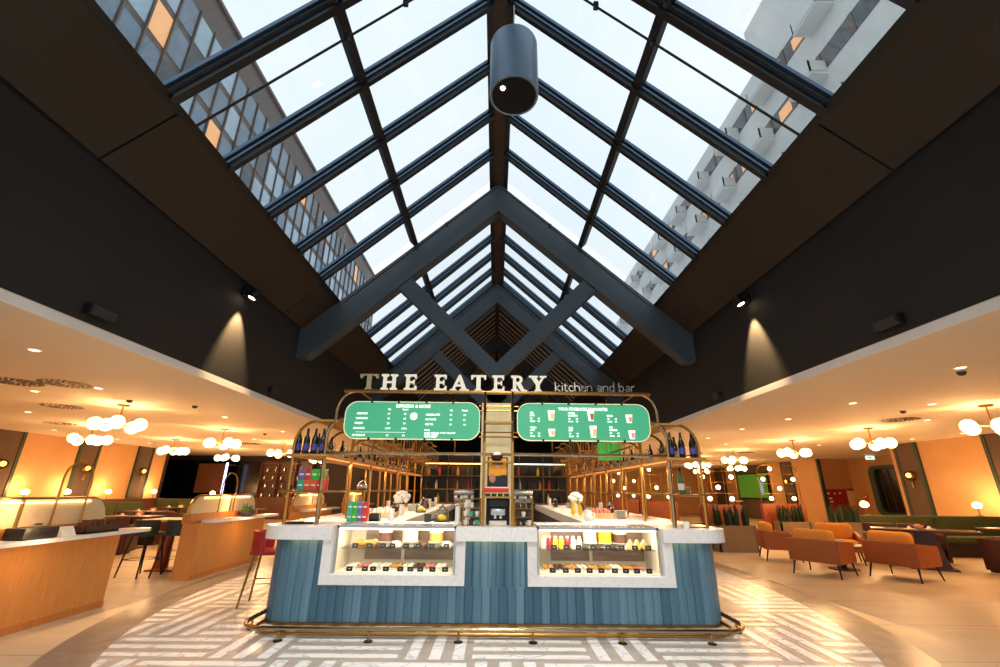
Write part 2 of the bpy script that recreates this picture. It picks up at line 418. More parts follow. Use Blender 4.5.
# dark window with rounded green frame in the right recess
wn_ = thing('window_1', '', 'window'); del wn_['label']; del wn_['category']; struct(wn_)
def ring_x(outer, inner, x0, x1, mb):
    n = len(outer)
    vo = [[mb.bm.verts.new((x, p[0], p[1])) for p in outer] for x in (x0, x1)]; vi = [[mb.bm.verts.new((x, p[0], p[1])) for p in inner] for x in (x0, x1)]
    for k in range(n):
        l = (k + 1) % n
        for q in ((vo[0][k], vo[0][l], vi[0][l], vi[0][k]), (vo[1][k], vo[1][l], vi[1][l], vi[1][k]), (vo[0][k], vo[0][l], vo[1][l], vo[1][k]), (vi[0][k], vi[0][l], vi[1][l], vi[1][k])):
            mb.bm.faces.new(q).material_index = mb.mi
m_ = MB(); ring_x(rrect(16.6, 20.7, .55, 2.62, .35), rrect(16.85, 20.4, .7, 2.48, .25), 16.72, 16.9, m_); m_.build('window_frame', 'edge_green', wn_)
m_ = MB(); m_.box(16.84, 16.88, 16.8, 20.45, .65, 2.52); m_.build('pane', 'screen_black', wn_)
m_ = MB()
for k in range(9): m_.tube([(16.82, 17.1 + k * .38, .7), (16.82, 17.1 + k * .38, 2.5)], .02, 6)
m_.build('curtain', 'walnut_dark', wn_)
# dark glazed opening and lit jamb on the left back wall
m_ = MB(); m_.box(-17.6, -13.2, 23.9, 24, .0, 2.75); m_.box(-13.1, -12.0, 23.86, 24, 0, 2.7); struct(m_.build('window_2', 'screen_black'))
m_ = MB(); m_.box(-14.6, -13.3, 22.95, 23.05, 1.2, 2.55); m_.box(-14.6, -13.3, 23.05, 23.9, 2.5, 2.55); struct(m_.build('wall_left_panel', 'walnut_panel'))
m_ = MB(); m_.box(-13.28, -13.2, 22.95, 23.02, 1.15, 2.6); tag(m_.build('light_strip', 'led_blue'), 'thin vertical white light strip on the dark wall of the left dining area', 'light')

# ---------------------------------------------------------------- glazed ridge roof
NV = Vector((SL, 1)).normalized()
def sp_(u, d, s): return (s * (u - NV.x * d), ZR - SL * u - NV.y * d)   # point u out from the ridge, d below the glass
def slab_y(mb, u0, u1, d0, d1, y0, y1, s): mb.prism([sp_(u0, d0, s), sp_(u1, d0, s), sp_(u1, d1, s), sp_(u0, d1, s)], y0, y1, 'y')
win_n = 3
def rafter_mb(s, y, big=False, mats=None):
    m_ = MB(); k = 1.3 if big else 1
    slab_y(m_, .24, XS, .03, .20, y - .025 * k, y + .025 * k, s)
    m_.mi = 1
    slab_y(m_, .24, XS, .0, .05, y - .07 * k, y + .07 * k, s)
    slab_y(m_, .24, XS, .09, .12, y - .05 * k, y + .05 * k, s)
    m_.mi = 0
    slab_y(m_, .24, XS, .18, .21, y - .035 * k, y + .035 * k, s)
    return m_
for bay, (y0, y1) in enumerate(((-7.6, -1.9), (-1.9, 3.8), (3.8, 9.38), (9.72, 15.1))):
    for s in (-1, 1):
        r_ = bpy.data.objects.new('window_%d' % win_n, None); C.objects.link(r_); struct(r_); win_n += 1
        g_ = MB(); a, b = sp_(.2, 0, s), sp_(XS, 0, s); g_.quad((a[0], y0, a[1]), (b[0], y0, b[1]), (b[0], y1, b[1]), (a[0], y1, a[1])); g_.build('pane', 'roof_glass', r_, smooth=False)
        n_ = 5; st = (y1 - y0) / n_
        for k in range(n_ + (1 if bay == 3 else 0)):
            if k == 0 and bay == 3: continue
            rafter_mb(s, y0 + st * k, big=(k == 0)).build('rafter', ['rafter_dark', 'rafter_metal'], r_)
        q = MB(); slab_y(q, 2.04, 2.13, .01, .17, y0, y1, s); q.build('purlin', 'rafter_dark', r_)
        for yy in ((y0 + .22, y1 - .25) if bay > 0 else ()):
            q = MB(); A, B = sp_(.3, .38, s), sp_(XS - .02, .38, s); q.tube([(A[0], yy, A[1]), (B[0], yy, B[1])], .016, 6)
            for f in (.35, .55): q.box(A[0] + (B[0] - A[0]) * f - .03, A[0] + (B[0] - A[0]) * f + .03, yy - .03, yy + .03, A[1] + (B[1] - A[1]) * f - .03, A[1] + (B[1] - A[1]) * f + .06)
            q.build('tie_rod', 'rafter_dark', r_)
        q = MB(); slab_y(q, XS - .03, XS + .04, -.02, .16, y0, y1, s); q.build('sill', 'black_metal', r_)
m_ = MB(); m_.box(-.23, .23, YB + .4, YE, ZR - .29, ZR - .02); m_.mi = 1; m_.box(-.11, .11, YB + .4, YE, ZR - .32, ZR - .28); struct(m_.build('ridge_beam', ['rafter_dark', 'ridge_brown']))
# closed roof over the far end of the hall
for s in (-1, 1):
    m_ = MB(); slab_y(m_, .2, W + .15, -.05, .02, 15.1, 17.62, s); slab_y(m_, .2, W + .15, -.05, .02, 17.74, YE, s); m_.mi = 1
    for k in range(15): slab_y(m_, .24, XS, .02, .22, 16.1 + k * 1.14, 16.2 + k * 1.14, s)
    m_.mi = 2
    for k in range(30): slab_y(m_, .24, XS, .2, .24, 16.05 + k * .57, 16.19 + k * .57, s)
    struct(m_.build('roof_' + ('left' if s < 0 else 'right'), ['roof_dark_panel', 'rafter_dark', 'slat_grey'], smooth=False))
    ys = [-7.6, -1.45, 3.98, 8.45, 9.5, 14.3, 20.0, 27, YE]
    m_ = MB()
    for a, b in zip(ys, ys[1:]):
        m_.prism([sp_(XS + .03, .05, s), sp_(W + .05, .05, s), sp_(W + .05, .14, s), sp_(XS + .03, .14, s)], a + .012, b - .012, 'y')
    m_.mi = 1; m_.prism([sp_(XS + .03, .0, s), sp_(W + .1, .0, s), sp_(W + .1, .05, s), sp_(XS + .03, .05, s)], -7.6, YE, 'y')
    struct(m_.build('ceiling_soffit_' + ('left' if s < 0 else 'right'), ['soffit_brown', 'black_metal'], smooth=False))
# roof trusses: two sloping beams and a V of braces each
def truss(y, label):
    t_ = thing('roof_truss', label, 'roof truss', (0, y, 0), 0, 'roof trusses across the hall')
    for s in (-1, 1):
        m_ = MB(); m_.prism([(0, 8.0), (s * 4.19, 4.157), (s * 4.40, 4.157), (s * 4.40, ZR - SL * 4.4 - .06), (s * 3.8, ZR - SL * 3.8 - .20), (0, 8.80)], 0, .34, 'y'); m_.build('sloping_beam', 'beam_slate', t_, smooth=False)
        m_ = MB(); m_.prism([(s * 2.30, 5.86), (s * 2.02, 6.13), (0, 4.09), (0, 3.74), (s * .08, 3.74)], .03, .31, 'y'); m_.build('brace', 'beam_slate', t_, smooth=False)
truss(9.38, 'nearest dark slate roof truss with a V of braces under the glass roof')
truss(15.1, 'second roof truss from the front, seen through the nearest one')
truss(20.8, 'third roof truss under the dark closed roof behind the sign')
truss(26.5, 'farthest roof truss at the dark end of the hall')

# hanging cylinder lamp
t_ = thing('pendant_lamp', 'large slate blue cylinder lamp hanging under the roof ridge', 'lamp', (.2, 4.8, 6.69))
m_ = MB(); m_.lathe([(.30, .012), (.34, 0), (.345, .02), (.345, .95), (.335, .99), (.03, 1.0)], n=40); m_.build('lamp_shade', 'pendant_slate', t_)
m_ = MB(); m_.lathe([(.31, 0), (.31, .008)], n=40); m_.build('louvre', 'louvre_black', t_)
m_ = MB(); m_.lathe([(.03, -.012), (.035, .0)], (-.16, -.14, 0), 12); m_.build('bulb', 'spot_glow', t_)
m_ = MB(); m_.tube([(0, 0, 1.0), (0, 0, 1.85)], .01, 6); m_.build('cable', 'steel', t_)

# wall spots on the dark upper walls, with their light
for s, side in ((-1, 'left'), (1, 'right')):
    t_ = thing('wall_spotlight', 'black spotlight on the dark %s upper wall throwing a warm cone' % side, 'spotlight', (s * W, 7.1, 4.62), 0, 'spotlights on the upper walls')
    m_ = MB(); m_.box(min(0, -s * .06), max(0, -s * .06), -.09, .09, -.06, .12, .008); m_.build('mount', 'black_metal', t_)
    rot = Vector((s * .35, -.25, -1)).to_track_quat('-Z', 'Y').to_matrix()
    m_ = MB(); m_.lathe([(.04, .12), (.085, .10), (.09, -.06), (.075, -.07), (.075, -.05)], (-s * .17, 0, -.02), 18, rot); m_.build('lamp_head', 'black_metal', t_)
    m_ = MB(); m_.lathe([(.06, -.06), (.06, -.055)], (-s * .17, 0, -.02), 16, rot); m_.build('lens', 'spot_glow', t_)
    light('SPOT', 'wall_spot_light', (s * (W - .20), 7.06, 4.50), 330, (1, .62, .28), .02, 58, .7, (s * (W + .06), 7.12, 3.2))
    for y, z, sz, lb in ((4.58, 3.24, .17, 'nearer'), (8.6, 3.24, .12, 'farther')):
        t2 = thing('wall_speaker', '%s small black box speaker low on the dark %s upper wall' % (lb, side), 'speaker', (s * W, y, z), 0, 'box speakers on the upper walls')
        m_ = MB(); m_.box(min(0, -s * .09), max(0, -s * .09), -sz, sz, -.06, .06, .012); m_.build('housing', 'black_plastic', t2)
        m_ = MB(); m_.box(min(-s * .09, -s * .096), max(-s * .09, -s * .096), -sz * .85, sz * .85, -.045, .045); m_.build('grille', 'dark_grey', t2)

# ---------------------------------------------------------------- the city over the roof
def tower():
    t_ = thing('office_building', 'tall brown framed office block with a grid of glass over the left roof slope', 'building', (-24, 0, 0))
    H_ = 1.45 + 24 * 1.615
    m_ = MB(); m_.box(-14, 0, -4, 80, 0, H_); m_.build('facade', 'facade_brown', t_, smooth=False)
    r = 0
    for zi in range(4, int(H_ / 3.4)):
        m_ = MB(); z0 = zi * 3.4 + .3
        for k in range(46):
            y = -3.6 + k * 1.8
            m_.mi = rnd.choice((0,) * 9 + (1,) * 7 + (2,) * 4 + (4,)); m_.box(-.02, .05, y + .12, y + 1.68, z0, z0 + 2.75)  # the few glowing panes stand in for interior reflections in the roof glass
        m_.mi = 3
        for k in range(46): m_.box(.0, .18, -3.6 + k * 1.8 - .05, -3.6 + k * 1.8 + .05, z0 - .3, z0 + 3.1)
        m_.build('window_row', ['window_blue', 'window_pale', 'window_dark', 'facade_brown', 'warm_reflection'], t_, smooth=False)
    m_ = MB(); m_.box(-14, .25, -4.2, 80.2, H_, H_ + .35); m_.build('roof', 'facade_brown', t_)
tower()
t_ = thing('apartment_building', 'pale concrete building with dark window bands and balconies over the right roof slope', 'building', (24, 0, 0))
H_ = 1.45 + 24 * 1.56
m_ = MB(); m_.box(0, 14, 2, 80, 0, H_); m_.build('facade', 'concrete_pale', t_, smooth=False)
for zi in range(6):
    z0 = H_ - 3.6 - zi * 4.4
    m_ = MB(); m_.box(-.02, .1, 2.5, 80, z0, z0 + 1.7); m_.mi = 1
    for k in range(25): m_.box(-.06, .0, 2.5 + k * 3.1, 2.9 + k * 3.1, z0, z0 + 1.7)
    m_.mi = 2
    for k in rnd.sample(range(25), 7): m_.box(-.05, .0, 3.1 + k * 3.1, 4.6 + k * 3.1, z0 + .2, z0 + 1.3)  # orange glow painted on for the hall's reflections in the roof glass
    m_.build('window_band', ['window_dark', 'facade_brown', 'warm_reflection'], t_, smooth=False)
    for k in range(9):
        m_ = MB(); y = 22 + k * 6.5 + (zi % 2) * 2
        m_.box(-1.3, 0, y, y + 2.6, z0 - .5, z0 - .25); m_.box(-1.3, -1.2, y, y + 2.6, z0 - .3, z0 + .75); m_.box(-1.3, 0, y, y + .1, z0 - .3, z0 + .75); m_.box(-1.3, 0, y + 2.5, y + 2.6, z0 - .3, z0 + .75)
        m_.build('balcony', 'concrete_pale', t_, smooth=False)
m_ = MB(); m_.box(.2, 13, 1, 31.5, H_, H_ + 5.6); m_.build('penthouse', 'concrete_pale', t_, smooth=False)
# ================================================================ the counter
XF = .02                                                    # its middle line
CASES = ((-1.90, -.45), (.50, 1.99))                        # opening of each display case
FY = 5.80; TOP = 1.03; BOT = .885; YW = 15.0; XI = 1.30
t_ = thing('bar_counter', 'U-shaped bar counter clad in upright blue planks under a white stone top', 'counter', (0, 0, 0))
def tambour(mb, p0, p1, nrm, z0, z1, pw=.0975):
    p0, p1 = Vector(p0), Vector(p1); L = (p1 - p0).length; n = max(1, round(L / pw)); d = (p1 - p0) / n
    prev = None
    for k in range(n):
        for f, o in ((0, 0), (.05, .007), (.3, .012), (.7, .012), (.95, .007), (1, 0)):
            q = p0 + d * (k + f) + Vector(nrm) * o
            cur = (mb.bm.verts.new((q.x, q.y, z0 + (.018 if f in (0, 1) else 0))), mb.bm.verts.new((q.x, q.y, z1)))
            if prev: mb.bm.faces.new((prev[0], cur[0], cur[1], prev[1])).material_index = mb.mi
            prev = cur
m_ = MB()
m_.box(-2.34, 2.36, 5.82, 6.1, .03, .40); m_.box(-2.58, 2.60, 6.1, 6.55, .03, .40)
edges = [-2.58, CASES[0][0] - .1, CASES[0][1] + .1, CASES[1][0] - .1, CASES[1][1] + .1, 2.60]
for a, b in ((edges[0], edges[1]), (edges[2], edges[3]), (edges[4], edges[5])): m_.box(max(a, -2.34), min(b, 2.36), 5.82, 6.1, .40, BOT); m_.box(a, b, 6.1, 6.55, .40, BOT)
for s in (-1, 1): m_.box(min(s * XI, s * 2.58), max(s * XI, s * 2.58), 6.55, YW, .03, BOT)
m_.box(-2.58, -XI, 6.55, 6.6, 0, .03)
m_.build('core', 'black_plastic', t_)
m_ = MB()
CRN = .27
tambour(m_, (-2.66 + CRN, FY, 0), (2.68 - CRN, FY, 0), (0, -1, 0), .0, .40)
for a, b in ((-2.66 + CRN, edges[1] + .02), (edges[2], edges[3]), (edges[4], 2.68 - CRN)): tambour(m_, (a, FY + .001, 0), (b, FY + .001, 0), (0, -1, 0), .38, BOT)
for cx, a0 in ((-2.66 + CRN, 180), (2.68 - CRN, 270)):      # rounded corners, plank by plank
    pa = arc(cx, FY + CRN, CRN, a0, a0 + 90, 4)
    for p, q in zip(pa, pa[1:]):
        dx, dy = q[0] - p[0], q[1] - p[1]; L_ = math.hypot(dx, dy); tambour(m_, (p[0], p[1], 0), (q[0], q[1], 0), (dy / L_, -dx / L_, 0), .0, BOT, .12)
tambour(m_, (-2.66, YW, 0), (-2.66, FY + CRN, 0), (-1, 0, 0), .0, BOT); tambour(m_, (2.68, FY + CRN, 0), (2.68, YW, 0), (1, 0, 0), .0, BOT)
m_.build('tambour_cladding', 'tambour_blue', t_)
m_ = MB(); m_.prism(rrect(-2.66, 2.68, 5.765, 7.2, .29), 0.008, .035); m_.build('plinth', 'brass_dark', t_)
m_ = MB()
for a, b in ((-2.4, -2.03), (-.32, .37), (2.12, 2.4)): m_.box(a, b, 5.725, 5.765, BOT - .0045, BOT - .0005)
for s in (-1, 1): m_.box(min(s * 2.71, s * 2.74), max(s * 2.71, s * 2.74), 6.2, YW, BOT - .0045, BOT - .0005)
m_.build('light_strip', 'led_warm', t_)
for s, nm in ((-1, 'dark'), (1, 'dark')):                   # inner fronts of the two wings
    m_ = MB(); m_.box(s * XI - .012, s * XI + .012, 6.9, YW, .1, BOT - .03, .004)
    for k in range(9): m_.tube([(s * (XI - .03), 7.3 + k * .85, .74), (s * (XI - .03), 7.6 + k * .85, .74)], .01, 6)
    m_.build('inner_front', 'dark_grey', t_)

# white stone top with its two downward frames
t2 = thing('countertop', 'white marble countertop running round the blue counter and framing both display cases', 'countertop', (0, 0, 0))
def top_poly():
    o = arc(2.50, 6.00, .32, -90, 0, 8); l = arc(-2.46, 6.00, .32, 180, 270, 8)
    c1, c2 = CASES
    front = [(c1[0], 5.68), (c1[0], 6.42), (c1[1], 6.42), (c1[1], 5.68), (c2[0], 5.68), (c2[0], 6.42), (c2[1], 6.42), (c2[1], 5.68)]
    return l + front + o + [(2.82, YW), (XI - .03, YW), (XI - .03, 6.75), (-XI + .03, 6.75), (-XI + .03, YW), (-2.78, YW)]
m_ = MB(); m_.prism(top_poly(), BOT, TOP); m_.build('stone_slab', 'marble_white', t2, smooth=False)
for c0, c1 in CASES:
    m_ = MB(); y0, y1 = 5.75, 5.9
    m_.prism([(c0 - .11, BOT), (c0, BOT), (c0, .515), (c1, .515), (c1, BOT), (c1 + .11, BOT), (c1 + .11, .41), (c0 - .11, .41)], y0, y1, 'y')
    m_.build('case_frame', 'marble_white', t2, smooth=False)

# glass display cases
case_things = []
for ci, (c0, c1) in enumerate(CASES):
    side = ('left', 'right')[ci]
    t3 = thing('display_case', 'lit glass food display case in the %s half of the counter front' % side, 'display case', (0, 0, 0), 0, 'food display cases')
    a, b = c0 + .012, c1 - .012; xm = (a + b) / 2
    m_ = MB(); m_.box(a, b, 5.84, 6.40, .515, .53); m_.box(a, a + .02, 5.86, 6.40, .53, 1.02); m_.box(b - .02, b, 5.86, 6.40, .53, 1.02); m_.build('cabinet', 'cream', t3)
    m_ = MB(); m_.box(a + .02, b - .02, 6.382, 6.398, .53, 1.02); m_.box(a + .02, b - .02, 6.36, 6.38, .53, .62); m_.box(a + .02, b - .02, 6.36, 6.38, .72, .80); m_.box(a + .02, b - .02, 6.36, 6.38, .95, 1.02); m_.box(xm - .02, xm + .02, 6.33, 6.38, .53, 1.02)
    m_.mi = 1; m_.box(a + .22, b - .04, 6.35, 6.362, .60, .75); m_.box(a + .22, b - .04, 6.35, 6.362, .8, .97); m_.build('back_panel', ['cream', 'mirror_brown'], t3)
    m_ = MB(); m_.box(a, b, 5.83, 5.845, 1.005, 1.035); m_.box(a, a + .022, 5.83, 5.85, .515, 1.03); m_.box(b - .022, b, 5.83, 5.85, .515, 1.03); m_.box(a, b, 6.38, 6.41, 1.02, 1.04); m_.box(a, a + .015, 5.83, 6.4, 1.02, 1.035); m_.box(b - .015, b, 5.83, 6.4, 1.02, 1.035); m_.build('metal_frame', 'steel', t3)
    m_ = MB(); m_.quad((a, 5.838, .53), (b, 5.838, .53), (b, 5.838, 1.01), (a, 5.838, 1.01)); m_.build('front_pane', 'clear_glass', t3, smooth=False)
    m_ = MB(); m_.quad((a, 5.84, 1.03), (b, 5.84, 1.03), (b, 6.4, 1.03), (a, 6.4, 1.03)); m_.build('top_pane', 'clear_glass', t3, smooth=False)
    m_ = MB(); m_.box(a + .02, b - .02, 5.93, 6.34, .768, .776); m_.build('glass_shelf', 'clear_glass', t3)
    m_ = MB(); m_.box(a + .03, b - .03, 5.855, 5.885, .985, 1.003); m_.build('light_strip', 'case_light', t3)
    light('AREA', 'case_lamp', (xm, 5.90, .98), 3.6, (1, .86, .64), target=(xm, 6.12, .55), sx=1.3, sy=.04)
    case_things.append((a, b, side))
# food: one of each kind, copied
def cake(mb_i, top, r=.085, h=.10):
    m_ = MB(); m_.lathe([(r, 0), (r, h * .85), (r * .93, h), (0.01, h)], n=18); return m_
foods = []
def food(name, label, cat, parts, loc, group):
    t_ = thing(name, label, cat, loc, 0, group)
    for nm, mb, mt in parts: mb.build(nm, mt, t_)
    return t_
def stand(): return ('stand', MB().lathe([(.05, 0), (.02, .01), (.015, .04), (.10, .05), (.105, .058)], n=16), 'white_ceramic')
def mk_cake(loc, lab, body, top, g):
    m2 = MB(); m2.lathe([(.088, .16), (.088, .185), (.08, .195), (.01, .195)], n=18)
    for k in range(8): m2.sphere((.06 * math.cos(k * PI / 4), .06 * math.sin(k * PI / 4), .2), .014, 8, 5)
    return food('layer_cake', lab, 'cake', [stand(), ('sponge', MB().lathe([(.085, .058), (.085, .16), (.01, .16)], n=18), body), ('icing', m2, top)], loc, g)
def mk_croissants(loc, lab, g, mt='pastry_gold'):
    m_ = MB()
    m_.tube([(.075 * math.cos(a), .075 * math.sin(a), .035) for a in [PI * (.0 + k / 8) for k in range(9)]], [.008, .02, .03, .036, .038, .036, .03, .02, .008], 8)
    return food('croissant', lab, 'pastry', [('crust', m_, mt)], loc, g)
def mk_jar(loc, lab, mt, g):
    return food('juice_bottle', lab, 'bottle', [('body', MB().lathe([(.03, 0), (.032, .01), (.032, .09), (.018, .115)], n=14), mt), ('cap', MB().lathe([(.02, .115), (.02, .135)], n=12), 'white_ceramic')], loc, g)
def mk_sandwich(loc, lab, g):
    m1 = MB(); m1.prism([(-.06, 0), (.06, 0), (.0, .10)], -.05, -.03, 'y'); m1.prism([(-.06, 0), (.06, 0), (.0, .10)], .03, .05, 'y')
    m2 = MB(); m2.prism([(-.065, 0), (.065, 0), (.0, .105)], -.03, .03, 'y')
    return food('sandwich', lab, 'sandwich', [('bread', m1, 'pastry_gold'), ('filling', m2, 'cake_cream')], loc, g)
def mk_tray(loc, lab, mt, g, n=6):
    m1 = MB(); m1.box(-.075, .075, -.13, .13, 0, .012, .004); m2 = MB()
    for k in range(n): m2.box(-.06 + .062 * (k % 2), -.005 + .062 * (k % 2), -.12 + .085 * (k // 2), -.05 + .085 * (k // 2), .012, .045, .012)
    return food('pastry_tray', lab, 'pastry tray', [('tray', m1, 'white_ceramic'), ('pastries', m2, mt)], loc, g)
def mk_bun(loc, lab, mt, g): 
    m_ = MB(); m_.lathe([(.05, 0), (.062, .02), (.055, .05), (.03, .068), (.005, .07)], n=16); return food('muffin', lab, 'pastry', [('crust', m_, mt)], loc, g)
for ci, (a, b, side) in enumerate(case_things):
    gU, gL = 'food on the upper shelf of the %s case' % side, 'trays on the lower deck of the %s case' % side
    zu, zl = .7765, .531
    if ci == 0:
        mk_croissants((a + .22, 6.12, zu), 'golden croissant nearest the left end of the left case shelf', gU); mk_croissants((a + .34, 6.10, zu), 'golden croissant beside the chocolate cake in the left case', gU)
        mk_bun((a + .36, 6.24, zu), 'cream bun behind the croissants in the left case', 'cake_cream', gU)
        mk_cake((a + .52, 6.14, zu), 'chocolate layer cake with pale icing in the left display case', 'cake_choc', 'cake_cream', gU)
        mk_bun((a + .68, 6.06, zu), 'pale muffin right of the chocolate cake in the left case', 'cake_cream', gU)
        mk_cake((a + .84, 6.16, zu), 'all-white layer cake beside the middle post of the left case', 'cake_cream', 'white_ceramic', gU)
        mk_bun((a + 1.0, 6.12, zu), 'chocolate muffin right of the white cake in the left case', 'cake_choc', gU)
        mk_cake((a + 1.16, 6.14, zu), 'golden layer cake with white icing in the left display case', 'pastry_gold', 'cake_cream', gU)
        mk_bun((a + 1.30, 6.08, zu), 'cream muffin at the right end of the left case shelf', 'cake_cream', gU)
        low = ['cake_cream', 'cake_pink', 'cake_cream', 'cake_cream', 'pastry_gold', 'cake_cream', 'cake_choc', 'cake_pink', 'cake_cream']
    else:
        for k, mt in enumerate(('cake_cream', 'juice_red', 'juice_yellow', 'juice_yellow', 'juice_red', 'cake_cream', 'cake_cream')): mk_jar((a + .10 + k * .075, 6.10, zu), 'small %s drink bottle, %s from the left in the right case' % ({'cake_cream': 'milky', 'juice_red': 'red', 'juice_yellow': 'yellow'}[mt], ORD[k]), mt, 'small drink bottles in the right case')
        for k in range(3): mk_cake((a + .70 + k * .19, 6.18, zu), 'small %s layer cake in the right case, %s from the left' % (('white', 'yellow', 'chocolate')[k], ORD[k]), ('cake_cream', 'juice_yellow', 'cake_choc')[k], ('white_ceramic', 'juice_yellow', 'cake_cream')[k], gU)
        for k in range(3): mk_sandwich((a + 1.20 + k * .085 - .02, 6.08, zu), 'wedge sandwich standing in the right case, %s from the left' % ORD[k], gU)
        low = ['pastry_gold', 'cake_choc', 'pastry_gold', 'cake_cream', 'pastry_gold', 'pastry_gold', 'cake_cream', 'pastry_gold', 'cake_pink']
    for k, mt in enumerate(low):
        mk_tray((a + .12 + k * (b - a - .2) / 9 + .03, 6.15, zl), 'white tray of pastries on the lower deck of the %s case, %s from the left' % (side, ORD[k]), mt, gL)
    for lv, z, y, n_ in (('upper', zu, 5.955, 8), ('lower', zl, 5.90, 9)):
        base = None
        for k in range(n_):
            loc = (a + .2 + k * (b - a - .32) / (n_ - 1) + rnd.uniform(-.025, .025), y, z); lb = 'small black price tag on the %s level of the %s case, %s from the left' % (lv, side, ORD[k])
            if base is None:
                base = thing('price_tag', lb, 'price tag', loc, 0, 'price tags in the %s case' % side)
                m_ = MB(); m_.prism([(-.006, 0), (.0, 0), (.012, .05), (.006, .05)], -.036, .036, 'x'); m_.build('card', 'tag_black', base)
                m_ = MB(); m_.box(-.012, .012, -.0015, .006, .024, .027); m_.build('lettering', 'paper_white', base)
            else: dup(base, loc, 0, lb)

# brass foot rail
t_ = thing('foot_rail', 'brass foot rail running round the base of the counter on small posts', 'foot rail', (0, 0, 0))
def rail_path(y, xo, z, r, yb):
    l = [(XF - xo, yb, z)] + [(p[0], p[1], z) for p in arc(XF - xo + r, y + r, r, 180, 270, 8)]
    return l + [(-p[0] + 2 * XF, p[1], p[2]) for p in reversed(l)]
m_ = MB(); m_.tube(rail_path(5.22, 2.64, .115, .34, 6.75), .024, 10); m_.build('rail', 'chrome_brass', t_)
m_ = MB(); m_.tube(rail_path(5.36, 2.60, .04, .36, 6.75), .02, 10); m_.build('rail', 'brass', t_)
for x, y in ((-2.15, 5.22), (-1.25, 5.22), (-.35, 5.22), (.4, 5.22), (1.3, 5.22), (2.2, 5.22), (-2.62, 5.62), (2.66, 5.62), (-2.62, 6.6), (2.66, 6.6)):
    m_ = MB(); m_.tube([(x, y, .012), (x, y, .115)], .013, 8); m_.mi = 1; m_.lathe([(.045, .0075), (.045, .016), (.02, .022)], (x, y, 0), 14); m_.build('post', ['brass', 'black_metal'], t_)

# ================================================================ brass racks over both wings
Z1, Z2, Z3 = 1.85, 2.29, 2.69
def rack(s, side):
    t_ = thing('brass_rack', 'tall brass tube rack with shelves standing along the %s wing of the counter' % side, 'rack', (XF, 0, 0), 0, 'brass racks')
    ys = [5.92 + k * 1.15 for k in range(8)]
    for i, y in enumerate(ys):
        m_ = MB()
        # outer post, bending in above the shelf
        pts = [(s * 2.60, y, TOP), (s * 2.62, y, 1.95)] + [(s * p[0], y, p[1]) for p in arc(2.34, 1.98, .28, 0, 90, 8, Z2 - 1.98)] + [(s * 2.16, y, Z2)]
        m_.tube(pts, .019, 8)
        m_.build('outer_post', 'brass', t_)
        m_ = MB()
        pts = [(s * 2.21, y + .03, TOP), (s * 2.23, y + .03, 2.05)] + [(s * p[0], y + .03, p[1]) for p in arc(2.07, 2.08, .16, 0, 90, 8, Z2 + .02 - 2.08)] + [(s * 1.95, y + .03, Z2 + .02)]
        m_.tube(pts, .022 if i else .026, 8); m_.build('inner_post', 'chrome_brass' if i == 0 else 'brass', t_)
        m_ = MB()
        pts = [(s * 2.13, y, Z2 - .05), (s * 2.13, y, 2.42)] + [(s * p[0], y, p[1]) for p in arc(1.9, 2.42, .23, 0, 90, 8, Z3 - 2.42)] + [(s * 1.8, y, Z3)]
        m_.tube(pts, .02, 8); m_.build('arched_tube', 'chrome_brass' if i == 0 else 'brass', t_)
    m_ = MB(); m_.box(min(s * 2.16, s * 2.68), max(s * 2.16, s * 2.68), 5.86, 14.3, Z1 - .018, Z1 + .014, .006); m_.build('upper_shelf', 'shelf_wood', t_)
    m_ = MB(); m_.box(min(s * 2.10, s * 2.40), max(s * 2.10, s * 2.40), 5.9, 14.3, Z2 - .012, Z2 + .012); m_.build('crown_shelf', 'shelf_wood', t_)
    for y0, y1 in ((5.86, 6.75), (8.2, 9.4), (10.5, 11.7), (12.8, 14.0)):
        m_ = MB(); m_.box(min(s * 2.18, s * 2.70), max(s * 2.18, s * 2.70), y0, y1, 1.40, 1.422); m_.build('lower_shelf', 'brass_dark', t_)
    m_ = MB()
    for x, z in ((2.60, 1.40), (2.64, 1.92), (2.18, 1.92), (2.13, Z2), (1.86, Z3), (1.75, 2.0), (1.75, 2.5)): m_.tube([(s * x, 5.9, z), (s * x, 14.2, z)], .012, 6)
    m_.build('long_rail', 'brass', t_)
    for k in range(28):                                     # hanging uprights of the glass racks
        y = 6.3 + k * .28
        MB().tube([(s * 2.0, y, Z1), (s * 2.0, y, Z2)], .008, 5).build('hanging_rod', 'brass', t_); MB().tube([(s * 1.75, y + .1, 2.0), (s * 1.75, y + .1, 2.5)], .008, 5).build('hanging_rod', 'brass', t_)
    m_ = MB(); m_.box(min(s * 2.24, s * 2.28), max(s * 2.24, s * 2.28), 6.0, 14.2, Z1 - .026, Z1 - .018); m_.build('light_strip', 'led_soft', t_)
    for k in range(4): light('AREA', 'shelf_strip_light', (XF + s * 2.1, 7.0 + k * 2.1, Z1 - .04), 16, (1, .70, .42), target=(XF + s * 2.0, 7.0 + k * 2.1, .9), sx=.05, sy=1.9)
    if s < 0:
        m_ = MB(); m_.tube([(-2.45 + .18 * math.cos(q), 6.02 + .09 * math.sin(q), TOP + .012) for q in [k * PI / 12 for k in range(24)]], .01, 6, True); m_.build('base_ring', 'black_metal', t_)
    return t_
rack(-1, 'left'); rack(1, 'right')
